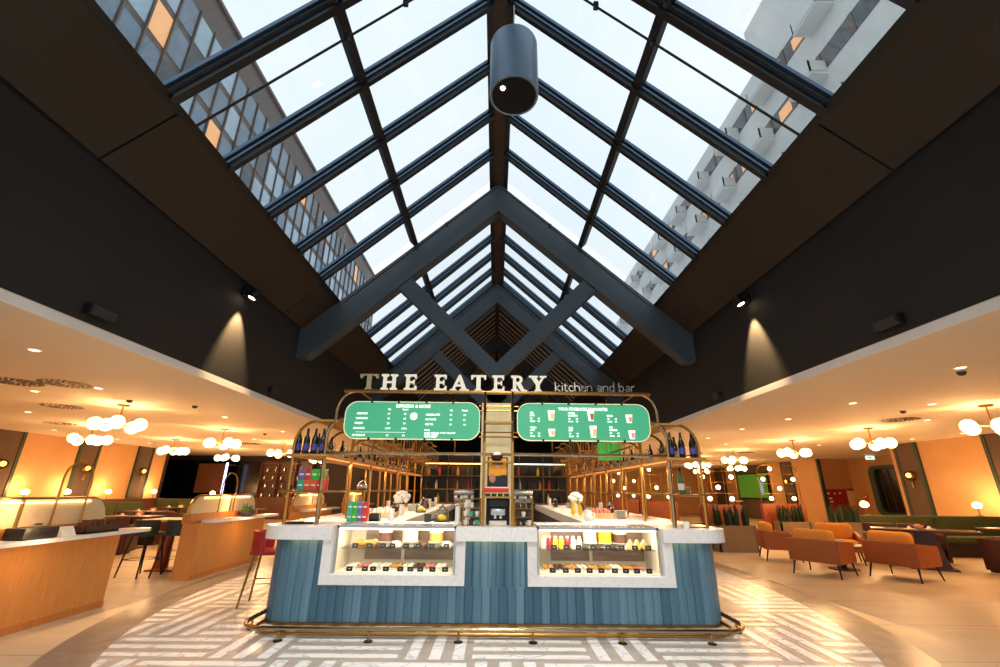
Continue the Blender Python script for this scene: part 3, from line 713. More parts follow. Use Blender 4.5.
# bottles on the top shelves
def bottle(loc, lab, glass, lbl, g):
    t_ = thing('wine_bottle', lab, 'bottle', loc, 0, g)
    MB().lathe([(.036, 0), (.041, .006), (.041, .17), (.036, .205), (.018, .25), (.014, .30)], n=16).build('glass_body', glass, t_)
    MB().lathe([(.0425, .05), (.0425, .13)], n=16).build('label', lbl, t_)
    MB().lathe([(.0155, .255), (.0155, .325), (.012, .33)], n=12).build('foil_cap', 'foil_dark', t_)
    return t_
b0 = None
for k in range(4):
    loc = (XF - 2.60 + k * .105, 5.99, Z1 + .0145); lb = 'dark green bottle with violet label on the left rack, %s from the left' % ORD[k]
    b0 = bottle(loc, lb, 'bottle_green', 'label_blue', 'bottles on top of the left rack') if b0 is None else (dup(b0, loc, 0, lb), b0)[1]
b1 = None
for k, (x, y) in enumerate(((2.29, 6.0), (2.43, 5.99), (2.57, 5.98), (2.63, 6.05), (2.5, 6.16))):
    loc = (XF + x, y, Z1 + .0145); lb = 'near-black bottle with violet label on the right rack, %s from the left' % ORD[k]
    b1 = bottle(loc, lb, 'bottle_dark', 'label_blue', 'bottles on top of the right rack') if b1 is None else (dup(b1, loc, 0, lb), b1)[1]
# glasses and bottles in rows deeper on the shelves
def wine_glass(loc, lab, g):
    t_ = thing('wine_glass', lab, 'glass', loc, 0, g)
    MB().lathe([(.032, 0), (.030, .004), (.005, .01), (.004, .075), (.018, .09), (.034, .13), (.036, .16), (.029, .20)], n=12).build('bowl', 'clear_glass', t_)
    return t_
for s, side in ((-1, 'left'), (1, 'right')):
    g0 = None; q0 = None
    for k in range(26):
        loc = (XF + s * (2.32 + .08 * (k % 2)), 6.45 + k * .29, Z1 + .0145); lb = 'clear stemmed glass in a long row on the %s rack' % side; gg = 'stemmed glasses on the %s rack' % side
        g0 = wine_glass(loc, lb, gg) if g0 is None else (dup(g0, loc, 0), g0)[1]
    for k in range(14):
        loc = (XF + s * 2.54, 6.5 + k * .52, Z1 + .0145); lb = 'dark bottle in the row far along the %s rack' % side; gg = 'bottles along the %s rack' % side
        q0 = bottle(loc, lb, 'bottle_dark', 'paper_white', gg) if q0 is None else (dup(q0, loc, 0), q0)[1]
# front gantry: sign bar, cross rails, two middle posts
t_ = thing('sign_gantry', 'brass gantry of tubes across the counter front carrying sign and menu boards', 'gantry', (XF, 5.92, 0))
m_ = MB(); m_.box(-2.06, 2.06, -.03, .03, Z3 - .02, Z3 + .018, .006); m_.build('sign_bar', 'brass', t_)
m_ = MB(); m_.tube([(-2.2, .03, 1.885), (2.22, .03, 1.885)], .018, 8); m_.build('cross_rail', 'chrome_brass', t_)
for x in (-.165, .20):
    m_ = MB(); m_.box(x - .018, x + .018, -.018, .018, TOP, Z3, .004); m_.build('post', 'brass', t_)
    m_ = MB(); m_.tube([(x + .0, -.05, 2.05), (x, -.05, Z3)], .014, 8); m_.build('post', 'chrome_brass', t_)
for z in (2.50, 2.44, 2.16, 2.10): MB().tube([(-.24, -.02, z), (.28, -.02, z)], .009, 6).build('bracket', 'brass_dark', t_)
for z, mt in ((2.29, 'brass'), (1.79, 'brass'), (1.37, 'brass')):
    m_ = MB(); m_.box(-.165, .20, -.10, .14, z - .012, z + .006); m_.build('shelf', mt, t_)
m_ = MB()
for x in (-1.05, -.55, .72, 1.25): m_.tube([(x, .03, 1.885), (x, .03, 2.05)], .01, 6)
m_.build('hanger', 'brass', t_)

# sign letters
LW = .0135
def L_T(x, h, w):  return [[(x - w / 2, h), (x + w / 2, h), (x + w / 2, h * .74), (x + w * .40, h * .74), (x + w * .33, h * .91), (x + .028, h * .91), (x + .028, .03), (x + .055, .0), (x - .055, 0), (x - .028, .03), (x - .028, h * .91), (x - w * .33, h * .91), (x - w * .40, h * .74), (x - w / 2, h * .74)]]
def serifI(x, h, hw=.021, sw=.047): return [(x - sw, 0), (x + sw, 0), (x + sw, .02), (x + hw, .03), (x + hw, h - .03), (x + sw, h - .02), (x + sw, h), (x - sw, h), (x - sw, h - .02), (x - hw, h - .03), (x - hw, .03), (x - sw, .02)]
def L_H(x, h, w):  return [serifI(x - w / 2 + .05, h), serifI(x + w / 2 - .05, h), [(x - w / 2 + .07, h * .45), (x + w / 2 - .07, h * .45), (x + w / 2 - .07, h * .55), (x - w / 2 + .07, h * .55)]]
def L_E(x, h, w):
    l = x - w / 2; r = x + w / 2
    return [serifI(l + .05, h), [(l + .05, 0), (r, 0), (r, h * .28), (r - .018, h * .28), (r - .035, h * .10), (l + .05, h * .10)], [(l + .05, h * .90), (r - .04, h * .90), (r - .02, h * .74), (r - .005, h * .74), (r - .005, h), (l + .05, h)],
            [(l + .05, h * .46), (r - .05, h * .46), (r - .045, h * .36), (r - .03, h * .36), (r - .03, h * .66), (r - .045, h * .66), (r - .05, h * .56), (l + .05, h * .56)]]
def L_A(x, h, w):
    return [[(x - .012, h), (x + .018, h), (x + w / 2 - .02, .02), (x + w / 2 + .012, .015), (x + w / 2 + .012, 0), (x + w / 2 - .115, 0), (x + w / 2 - .115, .015), (x + w / 2 - .085, .02), (x - .012, h * .80)],
            [(x - .012, h), (x + .012, h * .86), (x - w / 2 + .05, .02), (x - w / 2 + .075, .015), (x - w / 2 + .075, 0), (x - w / 2 - .012, 0), (x - w / 2 - .012, .015), (x - w / 2 + .018, .02)],
            [(x - w * .28, h * .28), (x + w * .30, h * .28), (x + w * .26, h * .38), (x - w * .24, h * .38)]]
def L_R(x, h, w):
    l = x - w / 2; bowl = arc(x + .0, h * .745, w * .34, -90, 90, 10, h * .255); inn = arc(x - .005, h * .745, w * .17, 90, -90, 10, h * .165)
    return [serifI(l + .05, h), [(l + .06, h * .49)] + [(p[0], p[1]) for p in bowl] + [(l + .06, h), (l + .06, h * .91)] + inn + [(l + .06, h * .58)],
            [(x - .02, h * .5), (x + .04, h * .5), (x + w / 2 - .01, .02), (x + w / 2 + .03, .015), (x + w / 2 + .03, 0), (x + w / 2 - .05, 0)]]
def L_Y(x, h, w):
    return [[(x - .026, 0.03), (x - .055, 0), (x + .055, 0), (x + .026, .03), (x + .026, h * .46), (x - .026, h * .46)],
            [(x - .026, h * .44), (x + .026, h * .50), (x - w / 2 + .085, h - .02), (x - w / 2 + .11, h - .015), (x - w / 2 + .11, h), (x - w / 2 - .012, h), (x - w / 2 - .012, h - .015), (x - w / 2 + .02, h - .02)],
            [(x + .026, h * .44), (x + w / 2 - .02, h - .02), (x + w / 2 + .012, h - .015), (x + w / 2 + .012, h), (x + w / 2 - .08, h), (x + w / 2 - .08, h - .015), (x + w / 2 - .05, h - .02), (x - .005, h * .50)]]
t_ = thing('eatery_sign', 'large white serif capitals reading THE EATERY standing on the brass gantry bar', 'sign', (0, 5.90, Z3 + .018))
for ch, p0, p1 in (('T', 360, 378), ('H', 381, 397.5), ('E', 404, 416.5), ('E', 434, 446.5), ('A', 451, 468), ('T', 471, 486), ('E', 492, 504.5), ('R', 511, 525), ('Y', 530, 546)):
    x = ((p0 + p1) / 2 - 495.6) * LW - .01; w_ = (p1 - p0) * LW
    m_ = MB()
    for po in {'T': L_T, 'H': L_H, 'E': L_E, 'A': L_A, 'R': L_R, 'Y': L_Y}[ch](x, .212, w_): m_.prism(po, -.022, .022, 'y')
    o_ = m_.build('letter', 'letter_dim' if p0 == 360 else 'letter_lit', t_, smooth=False)
    if p0 == 360: o_['label'] = 'unlit dull gold letter T'
t_ = thing('kitchen_sign', 'small thin lowercase letters reading kitchen and bar at the right of the sign bar', 'sign', (0, 5.90, Z3 + .018))
GL = {'k': [[(0, 0), (0, 1)], [(.34, .62), (.02, .3), (.38, 0)]], 'i': [[(.06, 0), (.06, .62)], [(.04, .82), (.08, .86)]], 't': [[(.1, .84), (.1, .1), (.2, 0), (.3, .05)], [(0, .62), (.28, .62)]],
      'c': [[(.38, .52), (.22, .63), (.06, .5), (.02, .3), (.08, .08), (.24, 0), (.4, .1)]], 'h': [[(0, 0), (0, 1)], [(0, .45), (.18, .62), (.36, .52), (.38, 0)]],
      'e': [[(.03, .34), (.4, .36), (.34, .56), (.2, .63), (.06, .5), (.02, .28), (.1, .07), (.25, 0), (.4, .1)]], 'n': [[(0, 0), (0, .62)], [(0, .45), (.18, .62), (.36, .52), (.38, 0)]],
      'a': [[(.06, .52), (.2, .63), (.34, .52), (.35, 0)], [(.35, .35), (.12, .32), (.03, .16), (.14, 0), (.34, .14)]], 'd': [[(.38, 0), (.38, 1)], [(.38, .5), (.2, .63), (.04, .46), (.04, .16), (.2, 0), (.38, .14)]],
      'b': [[(0, 0), (0, 1)], [(0, .5), (.18, .63), (.36, .46), (.36, .16), (.18, 0), (0, .14)]], 'r': [[(0, 0), (0, .62)], [(0, .4), (.12, .58), (.28, .6)]]}
WD = {'i': .2, 't': .38, 'r': .36, ' ': .3}
x = .80; hh = .125
tot = sum(WD.get(c, .5) for c in 'kitchen and bar'); sc = 1.09 / tot
for i, ch in enumerate('kitchen and bar'):
    if ch != ' ':
        m_ = MB()
        for st in GL[ch]: m_.tube([(x + p[0] * sc, 0, p[1] * hh + .008) for p in st], .006 if i < 5 else .0055, 5)
        m_.build('letter', 'letter_lit' if i < 5 else 'letter_grey', t_)
    x += WD.get(ch, .5) * sc

# menu boards
def board(label, x0, x1, z0, z1):
    t_ = thing('menu_board', label, 'menu board', ((x0 + x1) / 2, 5.86, 0))
    w = (x1 - x0) / 2
    m_ = MB(); m_.prism([(p[0], p[1]) for p in rrect(-w, w, z0, z1, .15)], -.02, .03, 'y'); m_.build('panel', 'board_green', t_, smooth=False)
    m_ = MB(); o, i_ = rrect(-w - .007, w + .007, z0 - .007, z1 + .007, .156), rrect(-w, w, z0, z1, .15)
    n = len(o); vo = [[m_.bm.verts.new((p[0], y, p[1])) for p in o] for y in (-.03, .03)]; vi = [[m_.bm.verts.new((p[0], y, p[1])) for p in i_] for y in (-.03, .03)]
    for k in range(n):
        l = (k + 1) % n
        for q in ((vo[0][k], vo[0][l], vi[0][l], vi[0][k]), (vo[0][k], vo[0][l], vo[1][l], vo[1][k])): m_.bm.faces.new(q)
    m_.build('rim', 'rim_cream', t_)
    m_ = MB()
    for fx in (-.62, -.22, .2, .6):
        m_.box(fx * w - .012, fx * w + .012, -.045, .02, z1 - .012, z1 + .022); m_.box(fx * w - .012, fx * w + .012, -.045, .02, z0 - .022, z0 + .012)
    m_.build('clips', 'black_metal', t_)
    return t_, w
BZ0, BZ1 = 2.06, 2.53
t_, w = board('green rounded menu board headed ESPRESSO & MORE, hung left of the middle posts', -1.96, -.215, BZ0, BZ1)
m_ = MB(); Yt = -.0225
text_mesh(m_, 'ESPRESSO & MORE', .0, 2.46, .058, Yt, 'CENTER', .0015, .95)
rows = [(2.395, '', 'T', 'G'), (2.368, 'AMERICANO', '3.9', '4.5'), (2.305, 'CAPPUCCINO', '4.3', '4.9'), (2.243, 'ESPRESSO', '2.9', '3.5'), (2.178, 'MACCHIATO', '3.1/3.7', '3.7/4.3'), (2.09, 'HOT CHOCOLATE', '4.7', '5.3')]
rows[0] = (2.425, '', 'Tall', 'Grande')
for i, (z, a, b_, c_) in enumerate(rows):
    if a: text_mesh(m_, a, -.72 - (i * .008), z, .034, Yt, 'LEFT', .001, .72 if len(a) < 12 else .58)
    text_mesh(m_, b_, -.31, z, .032, Yt, 'CENTER', .001, .8); text_mesh(m_, c_, -.10, z, .032, Yt, 'CENTER', .001, .8)
m_.box(-.72, -.08, Yt - .001, Yt, 2.138, 2.142)
for i, (z, a, b_, c_) in enumerate([(2.42, '', 'Tall', 'Grande'), (2.36, 'CARAMEL LATTE', '4.9', '5.5'), (2.298, 'FLAT WHITE', '4.5', '5.1'), (2.236, 'ICED TEA', '3.9', '4.4')]):
    if a: text_mesh(m_, a, .17, z, .034, Yt, 'LEFT', .001, .72)
    text_mesh(m_, b_, .50, z, .032, Yt, 'CENTER', .001, .8); text_mesh(m_, c_, .68, z, .032, Yt, 'CENTER', .001, .8)
for z, s_, sx in ((2.165, 'EXTRAS', .9), (2.13, 'OAT MILK - ALMOND MILK - SOY MILK - VANILLA SYRUP', .72), (2.105, 'CARAMEL - HAZELNUT', .8), (2.08, 'DECAF ON REQUEST', .8)): text_mesh(m_, s_, .165, z, .022, Yt, 'LEFT', .001, sx)
for k in range(7):                                          # white round crowned mark
    a = math.radians(30 + k * 20); m_.prism([(.015 + .03 * math.cos(a - .12), 2.35 + .03 * math.sin(a - .12)), (.015 + .062 * math.cos(a), 2.35 + .062 * math.sin(a)), (.015 + .03 * math.cos(a + .12), 2.35 + .03 * math.sin(a + .12))], Yt - .001, Yt, 'y')
m_.prism([(p[0], p[1]) for p in arc(.015, 2.345, .046, 0, 337.5, 15)], Yt - .0012, Yt, 'y')
m_.build('lettering', 'board_text', t_, smooth=False)
t_, w = board('green rounded menu board of drink pictures, hung right of the middle posts', .285, 2.005, BZ0, BZ1)
m_ = MB()
text_mesh(m_, 'YOUR STARBUCKS FAVOURITES', 0, 2.445, .056, Yt, 'CENTER', .0015, .80)
cells = [(-.70, 2.40, 'ICED\nLATTE'), (-.20, 2.40, 'CARAMEL\nMACCHIATO'), (.31, 2.37, 'MOCHA'), (-.70, 2.21, 'VANILLA\nLATTE'), (-.20, 2.21, 'COLD\nBREW'), (.33, 2.22, 'PINK\nREFRESHER')]
for x, z, s_ in cells:
    for q, ln in enumerate(s_.split('\n')): text_mesh(m_, ln, x, z - q * .034, .034, Yt, 'LEFT', .001, .62)
    z2 = z - .034 * len(s_.split('\n')) - .004
    for q, (a, b_) in enumerate((('Tall', '4.9'), ('Grande', '5.5'))): text_mesh(m_, a, x, z2 - q * .034, .028, Yt, 'LEFT', .001, .75); text_mesh(m_, b_, x + .10, z2 - q * .034, .028, Yt, 'LEFT', .001, .9)
m_.build('lettering', 'board_text', t_, smooth=False)
emat('pic_cream', (250, 240, 214), .8); emat('pic_amber', (224, 168, 104), .7); emat('pic_brown', (140, 84, 62), .6); emat('pic_pink', (206, 128, 128), .7)
for x, z, h, mm in ((-.42, 2.315, .13, 'pic_amber'), (.10, 2.31, .14, 'pic_brown'), (.60, 2.29, .11, 'pic_pink'), (-.42, 2.11, .095, 'pic_amber'), (.12, 2.10, .15, 'pic_amber'), (.62, 2.085, .11, 'pic_pink')):
    m_ = MB(); m_.prism([(x - .032, z), (x + .032, z), (x + .046, z + h), (x - .046, z + h)], Yt - .001, Yt, 'y'); m_.mi = 1
    m_.prism([(x - .004, z + .015), (x + .03, z + .015), (x + .04, z + h * .72), (x - .01, z + h * .72)], Yt - .002, Yt - .001, 'y'); m_.build('drink_picture', ['pic_cream', mm], t_, smooth=False)

# middle column behind the posts, poster, machines
m_ = MB(); m_.box(-.22, .25, 6.95, 7.4, 0, 2.74); struct(m_.build('column', 'cream_panel'))
t_ = thing('poster_stand', 'yellow and black framed poster on the middle shelf of the gantry', 'poster', (.03, 5.93, 1.49))
m_ = MB(); m_.box(-.13, .13, -.008, .012, 0, .36, .003); m_.build('frame', 'black_plastic', t_)
m_ = MB(); m_.box(-.113, .113, -.0105, -.009, .13, .345); m_.build('sheet', 'poster_orange', t_)
m_ = MB(); text_mesh(m_, 'Artisan', 0, .268, .05, -.012, 'CENTER', .002, 1.0); m_.prism([(-.10, .02), (.11, .02), (.11, .14), (.05, .14), (-.02, .10)], -.0125, -.0115, 'y'); m_.build('lettering', 'screen_black', t_)
m_ = MB(); m_.prism([(p[0], p[1]) for p in arc(-.065, .10, .04, 0, 340, 12, .055)], -.0135, -.0126, 'y'); m_.build('picture', 'skin_tone', t_)
m_ = MB(); text_mesh(m_, 'coffee', 0, .235, .026, -.012, 'CENTER', .001, 1.0); m_.build('lettering', 'paper_white', t_)
t_ = thing('paper_tray', 'red shallow tray below the yellow poster', 'tray', (.03, 5.92, 1.425))
m_ = MB(); m_.box(-.17, .14, -.08, .06, 0, .05, .008); m_.build('tray', 'box_red', t_)
m_ = MB(); m_.box(-.16, .13, -.07, .05, .05, .058); m_.build('card', 'paper_white', t_)
for k in range(4):
    lb = 'dark tin with a yellow lid under the red tray, %s from the left' % ORD[k]
    if k == 0:
        tin = thing('tin', lb, 'tin', (-.09, 5.90, 1.3765), 0, 'tins on the middle shelf'); MB().lathe([(.03, 0), (.032, .028)], n=14).build('can', 'dark_grey', tin); MB().lathe([(.033, .028), (.033, .042)], n=14).build('lid', 'yellow_trim', tin)
    else: dup(tin, (-.09 + k * .078, 5.90, 1.3765), 0, lb)
t_ = thing('bowl', 'round red-brown bowl on the upper shelf above the poster', 'bowl', (.02, 5.93, 1.797)); MB().lathe([(.03, 0), (.07, .03), (.078, .07), (.07, .075)], n=18).build('bowl', 'wine_leather', t_); MB().sphere((0, 0, .075), .06, 14, 8, (1, 1, .8)).build('contents', 'cream', t_)
t_ = thing('coffee_machine', 'black coffee machine with a cream tray between the middle posts', 'coffee machine', (.04, 6.14, TOP))
m_ = MB(); m_.box(-.15, .15, -.02, .18, .0, .32, .012); m_.box(-.15, .15, -.12, .0, .22, .32, .012); m_.build('housing', 'black_plastic', t_)
m_ = MB(); m_.box(-.09, .09, -.13, -.02, .12, .20, .01); m_.box(-.05, -.02, -.1, -.06, .08, .12); m_.box(.02, .05, -.1, -.06, .08, .12); m_.build('brew_head', 'steel', t_)
m_ = MB(); m_.box(-.11, .11, -.15, -.01, .0, .055, .006); m_.build('drip_tray', 'cream', t_)
m_ = MB(); m_.box(-.11, .11, -.125, -.12, .255, .285); m_.build('display', 'green_leather', t_)
def cup_shelf(x, lab, cup_mat):
    t_ = thing('cup_shelf', lab, 'shelf', (x, 6.0, TOP))
    m_ = MB()
    for z in (.0, .10, .20, .31): m_.box(-.11, .11, -.08, .1, z, z + .008)
    for q in (-.11, .11):
        for y in (-.08, .1): m_.box(q - .007, q + .007, y - .007, y + .007, 0, .32)
    m_.build('frame', 'brass_dark', t_)
    return t_
for x, side, mats_ in ((-.29, 'left', ('white_ceramic', 'dark_grey', 'box_teal')), (.36, 'right', ('cake_choc', 'black_plastic', 'white_ceramic'))):
    cup_shelf(x, 'small brass open shelf of cups just %s of the middle posts' % side, None)
    c0 = None
    for lv in range(3):
        for k in range(3):
            lb = 'cup on the %s shelf %s of the middle posts, %s from the left' % (('bottom', 'middle', 'top')[lv], side, ORD[k]); loc = (x - .07 + k * .07, 5.97, TOP + .0085 + lv * .10)
            m_ = MB(); m_.lathe([(.022, 0), (.03, .06), (.028, .06), (.02, .004)], n=12); o_ = m_.build('cup', mats_[(lv + k) % 3 if k != 0 else 0], None, loc); tag(o_, lb, 'cup', 'cups on the small shelves')
for x, y, n_, lb in ((-.47, 6.10, 9, 'tall stack of white paper cups left of the brass cup shelf'), (-.36, 6.35, 12, 'second stack of white cups behind the brass cup shelf')):
    m_ = MB()
    for k in range(n_): m_.lathe([(.03, k * .024), (.036, k * .024 + .03), (.033, k * .024 + .03)], n=14)
    tag(m_.build('cup_stack', 'white_ceramic', None, (x, y, TOP)), lb, 'cup stack')
# things on the counter top
def cloche(loc, lab):
    t_ = thing('cake_cloche', lab, 'cloche', loc, 0, 'glass cloches on the counter')
    MB().lathe([(.10, 0), (.11, .012), (.10, .024)], n=20).build('base', 'dark_grey', t_)
    MB().lathe([(.095, .025), (.095, .12), (.075, .17), (.03, .20), (.012, .205)], n=20).build('dome', 'clear_glass', t_)
    MB().sphere((0, 0, .215), .016, 10, 6).build('knob', 'steel', t_)
    return t_
def ylemon(loc, lab): tag(MB().lathe([(.05, 0), (.065, .02), (.06, .05), (.02, .075)], n=16).build('lemon_cake', 'juice_yellow', None, loc), lab, 'cake')
cloche((-.72, 6.56, TOP), 'glass cloche over a yellow cake, nearer of two on the counter'); ylemon((-.72, 6.56, TOP + .025), 'yellow cake under the nearer glass cloche')
cloche((-1.42, 9.2, TOP), 'glass cloche over a yellow cake, farther of two, on the left wing'); ylemon((-1.42, 9.2, TOP + .025), 'yellow cake under the farther glass cloche')
m_ = MB(); m_.lathe([(.045, 0), (.05, .1), (.046, .1), (.04, .01)], n=16); tag(m_.build('cup', 'dark_grey', None, (-.92, 6.60, TOP)), 'dark grey beaker on the counter left of the nearer cloche', 'beaker')
def flowers(loc, lab):
    t_ = thing('flower_vase', lab, 'vase', loc, 0, 'white flower bouquets on the counter wings')
    MB().lathe([(.04, 0), (.05, .06), (.035, .14), (.045, .17), (.04, .17), (.03, .1)], n=16).build('vase', 'white_ceramic', t_)
    m_ = MB(); r2 = random.Random(3)
    for k in range(34):
        a = r2.uniform(0, 2 * PI); e_ = r2.uniform(-.4, 1.4); m_.sphere((.12 * math.cos(a) * math.cos(e_), .12 * math.sin(a) * math.cos(e_), .26 + .10 * math.sin(e_)), .042, 7, 5)
    m_.build('blossoms', 'white_ceramic', t_)
flowers((-1.62, 8.3, TOP), 'white round flower bouquet in a vase on the left wing'); flowers((1.62, 9.5, TOP), 'white round flower bouquet in a vase on the right wing')
for k, (x, y, mt, lb) in enumerate(((1.48, 9.0, 'juice_yellow', 'yellow-green bottle beside the white flowers'), (1.55, 8.7, 'juice_yellow', 'second yellow-green bottle in front of the white flowers'))):
    t_ = thing('syrup_bottle', lb, 'bottle', (x, y, TOP)); MB().lathe([(.035, 0), (.035, .16), (.014, .2), (.014, .24)], n=14).build('glass_body', mt, t_); MB().lathe([(.016, .24), (.016, .265)], n=12).build('cap', 'white_ceramic', t_)
def crate(loc, lab, mt): 
    t_ = thing('crate', lab, 'crate', loc); m_ = MB(); m_.box(-.18, .18, -.12, .12, 0, .02); 
    for q in (-1, 1): m_.box(q * .18 - .01, q * .18 + .01, -.12, .12, 0, .08); m_.box(-.18, .18, q * .12 - .01, q * .12 + .01, 0, .08)
    m_.build('box', 'oak_top', t_); m_ = MB()
    for k in range(5): m_.box(-.15 + k * .062, -.10 + k * .062, -.09, .09, .02, .13 + .02 * (k % 2), .008)
    m_.build('packets', mt, t_)
crate((-1.72, 7.45, TOP), 'wooden crate of pale packets on the left wing', 'paper_white'); crate((1.75, 7.9, TOP), 'wooden crate of red and brown packets on the right wing', 'cake_pink')
t_ = thing('milk_jug', 'white jug near the front of the right wing', 'jug', (1.38, 7.05, TOP)); MB().lathe([(.05, 0), (.07, .04), (.055, .10), (.045, .14), (.05, .15)], n=16).build('body', 'white_ceramic', t_); MB().tube([(.05, 0, .12), (.09, 0, .11), (.09, 0, .05), (.06, 0, .03)], .008, 6).build('handle', 'white_ceramic', t_)
t_ = thing('tumbler', 'white ceramic tumbler behind the stacked coloured boxes', 'tumbler', (-1.45, 6.72, TOP)); MB().lathe([(.04, 0), (.045, .12), (.04, .12), (.035, .01)], n=14).build('body', 'white_ceramic', t_)
t_ = thing('napkin_holder', 'black napkin holder beside the stacked coloured boxes', 'napkin holder', (-1.66, 6.66, TOP)); m_ = MB(); m_.box(-.07, .07, -.05, .05, 0, .02); m_.box(-.07, .07, -.05, -.04, 0, .10); m_.box(-.07, .07, .04, .05, 0, .10); m_.build('holder', 'black_plastic', t_); MB().box(-.06, .06, -.035, .035, .02, .09).build('napkins', 'paper_white', t_)
def carton(loc, lab, mt, g, sz=(.065, .09, .125)):
    t_ = thing('carton', lab, 'box', loc, 0, g); m_ = MB(); m_.box(-sz[0] / 2, sz[0] / 2, -sz[1] / 2, sz[1] / 2, 0, sz[2], .003); m_.build('box', mt, t_)
    m_ = MB(); m_.box(-sz[0] * .35, sz[0] * .35, -sz[1] / 2 - .001, -sz[1] / 2, sz[2] * .42, sz[2] * .58); m_.build('label', 'paper_white', t_)
for r_ in range(2):
    for k, (mt, cn) in enumerate((('box_teal', 'teal'), ('box_green', 'green'), ('box_violet', 'violet'), ('box_red', 'red'))):
        carton((-1.955 + k * .068, 6.50 - .0, TOP + r_ * .126), '%s coffee carton in the %s row of the stack left of the display case' % (cn, ('lower', 'upper')[r_]), mt, 'stacked coffee cartons')
for r_, rowc in enumerate(((('box_teal', 'teal'), ('box_orange', 'orange'), ('box_orange', 'second orange'), ('box_red', 'red')), (('box_violet', 'violet'), ('box_red', 'red'), ('box_green', 'green'), ('box_green', 'second green')))):
    for k, (mt, cn) in enumerate(rowc): carton((-2.50 + k * .083 + .01, 6.06, 1.4225 + r_ * .131), '%s carton in the %s row on the middle shelf of the left rack' % (cn, ('lower', 'upper')[r_]), mt, 'cartons on the left rack', (.08, .09, .13))
t_ = thing('fire_red_bottle', 'red bottle beside the cartons on the left rack', 'bottle', (-2.235, 6.2, 1.4225)); t_.name = 'juice_bottle'; MB().lathe([(.035, 0), (.035, .16), (.015, .21), (.015, .25)], n=14).build('glass_body', 'box_red', t_); MB().lathe([(.017, .25), (.017, .27)], n=12).build('cap', 'white_ceramic', t_)
t_ = thing('kettle', 'small round steel kettle on the middle shelf further along the left rack', 'kettle', (-2.42, 8.6, 1.4225)); MB().lathe([(.08, 0), (.1, .05), (.08, .12), (.03, .15), (.01, .17)], n=16).build('body', 'steel', t_); MB().tube([(-.08, 0, .1), (-.07, 0, .2), (.07, 0, .2), (.08, 0, .1)], .01, 6).build('handle', 'black_plastic', t_)
b2 = bottle((2.45, 6.15, 1.4225), 'green bottle standing on the middle shelf of the right rack', 'leaf_mid', 'paper_white', None)
for k in range(4):
    loc = (2.55 + .05 * (k % 2), 6.2 + k * .13, 1.4225); lb = 'small clear tumbler on the middle shelf of the right rack, %s from the front' % ORD[k]
    m_ = MB(); m_.lathe([(.03, 0), (.034, .09), (.031, .09), (.027, .008)], n=12); tag(m_.build('tumbler', 'clear_glass', None, loc), lb, 'glass', 'tumblers on the right rack')
t_ = thing('card_holder', 'small white card stand with brass wire at the right end of the countertop', 'card holder', (2.36, 5.92, TOP)); MB().box(-.03, .03, -.02, .02, 0, .075, .004).build('card', 'paper_white', t_); m_ = MB(); m_.tube([(.03, 0, .01), (.25, .02, .01), (.25, .02, .05), (.05, 0, .05)], .007, 6); m_.build('wire', 'black_metal', t_)
t_ = thing('round_sign', 'round green lit shop sign hanging behind the right menu board', 'sign', (1.90, 7.6, 1.94)); MB().lathe([(.2, 0), (.2, .26)], n=24).build('drum', 'green_glow', t_); MB().tube([(0, 0, .26), (0, 0, 1.0)], .008, 6).build('hanger', 'brass', t_)

# plates, cups and jars along both wings
for s, side in ((-1, 'left'), (1, 'right')):
    for k in range(9):
        y = 7.8 + k * .72 + rnd.uniform(-.12, .12); x = s * rnd.uniform(1.5, 1.95)
        if any(abs(y - q) < .3 for q in ((8.3, 9.2, 7.45) if s < 0 else (9.5, 9.0, 8.7, 7.9))): x = s * 2.06
        kind = k % 3; lb = '%s on the %s wing worktop, %s from the front' % (('stack of white plates', 'lidded glass jar of dark beans', 'stack of white cups')[kind], side, ORD[k // 3])
        if kind == 0:
            m_ = MB(); [m_.lathe([(.05, q * .018), (.10, q * .018 + .014), (.095, q * .018 + .016)], n=18) for q in range(7)]; tag(m_.build('plate_stack', 'white_ceramic', None, (x, y, TOP)), lb, 'plates', 'crockery on the %s wing' % side)
        elif kind == 1:
            t_ = thing('bean_jar', lb, 'jar', (x, y, TOP), 0, 'jars on the %s wing' % side); MB().lathe([(.06, 0), (.065, .01), (.065, .16), (.05, .18)], n=16).build('glass_body', 'clear_glass', t_); MB().lathe([(.055, .008), (.055, .12)], n=14).build('beans', 'cake_choc', t_); MB().lathe([(.055, .18), (.055, .205), (.015, .21), (.015, .23)], n=14).build('lid', 'steel', t_)
        else:
            m_ = MB(); [m_.lathe([(.03, q * .05), (.045, q * .05 + .055), (.04, q * .05 + .055)], n=14) for q in range(4)]; tag(m_.build('cup_stack', 'white_ceramic', None, (x, y, TOP)), lb, 'cups', 'crockery on the %s wing' % side)

# back bar: shelves and coolers closing the U
t_ = thing('back_bar', 'dark back bar of open brass shelves at the far end of the counter', 'back bar', (0, 16.6, 0))
m_ = MB(); m_.box(-2.6, 2.6, 0, .5, 0, 1.0); m_.box(-2.6, 2.6, .45, .5, 1.0, 2.7); m_.build('carcass', 'black_plastic', t_)
m_ = MB()
for z in (1.0, 1.45, 1.9, 2.35, 2.7): m_.box(-2.6, 2.6, .0, .48, z, z + .03)
for x in (-2.6, -1.7, -.85, 0, .85, 1.7, 2.57): m_.box(x, x + .03, 0, .04, 1.0, 2.73)
m_.build('shelves', 'brass_dark', t_)
m_ = MB(); m_.box(-1.66, -.9, .44, .46, 1.03, 2.7); m_.box(-.8, -.05, .30, .45, .1, .98); m_.build('wood_panel', 'walnut_panel', t_)
m_ = MB(); m_.box(-2.5, 2.5, .02, .05, 2.32, 2.345); m_.build('light_strip', 'led_warm', t_)
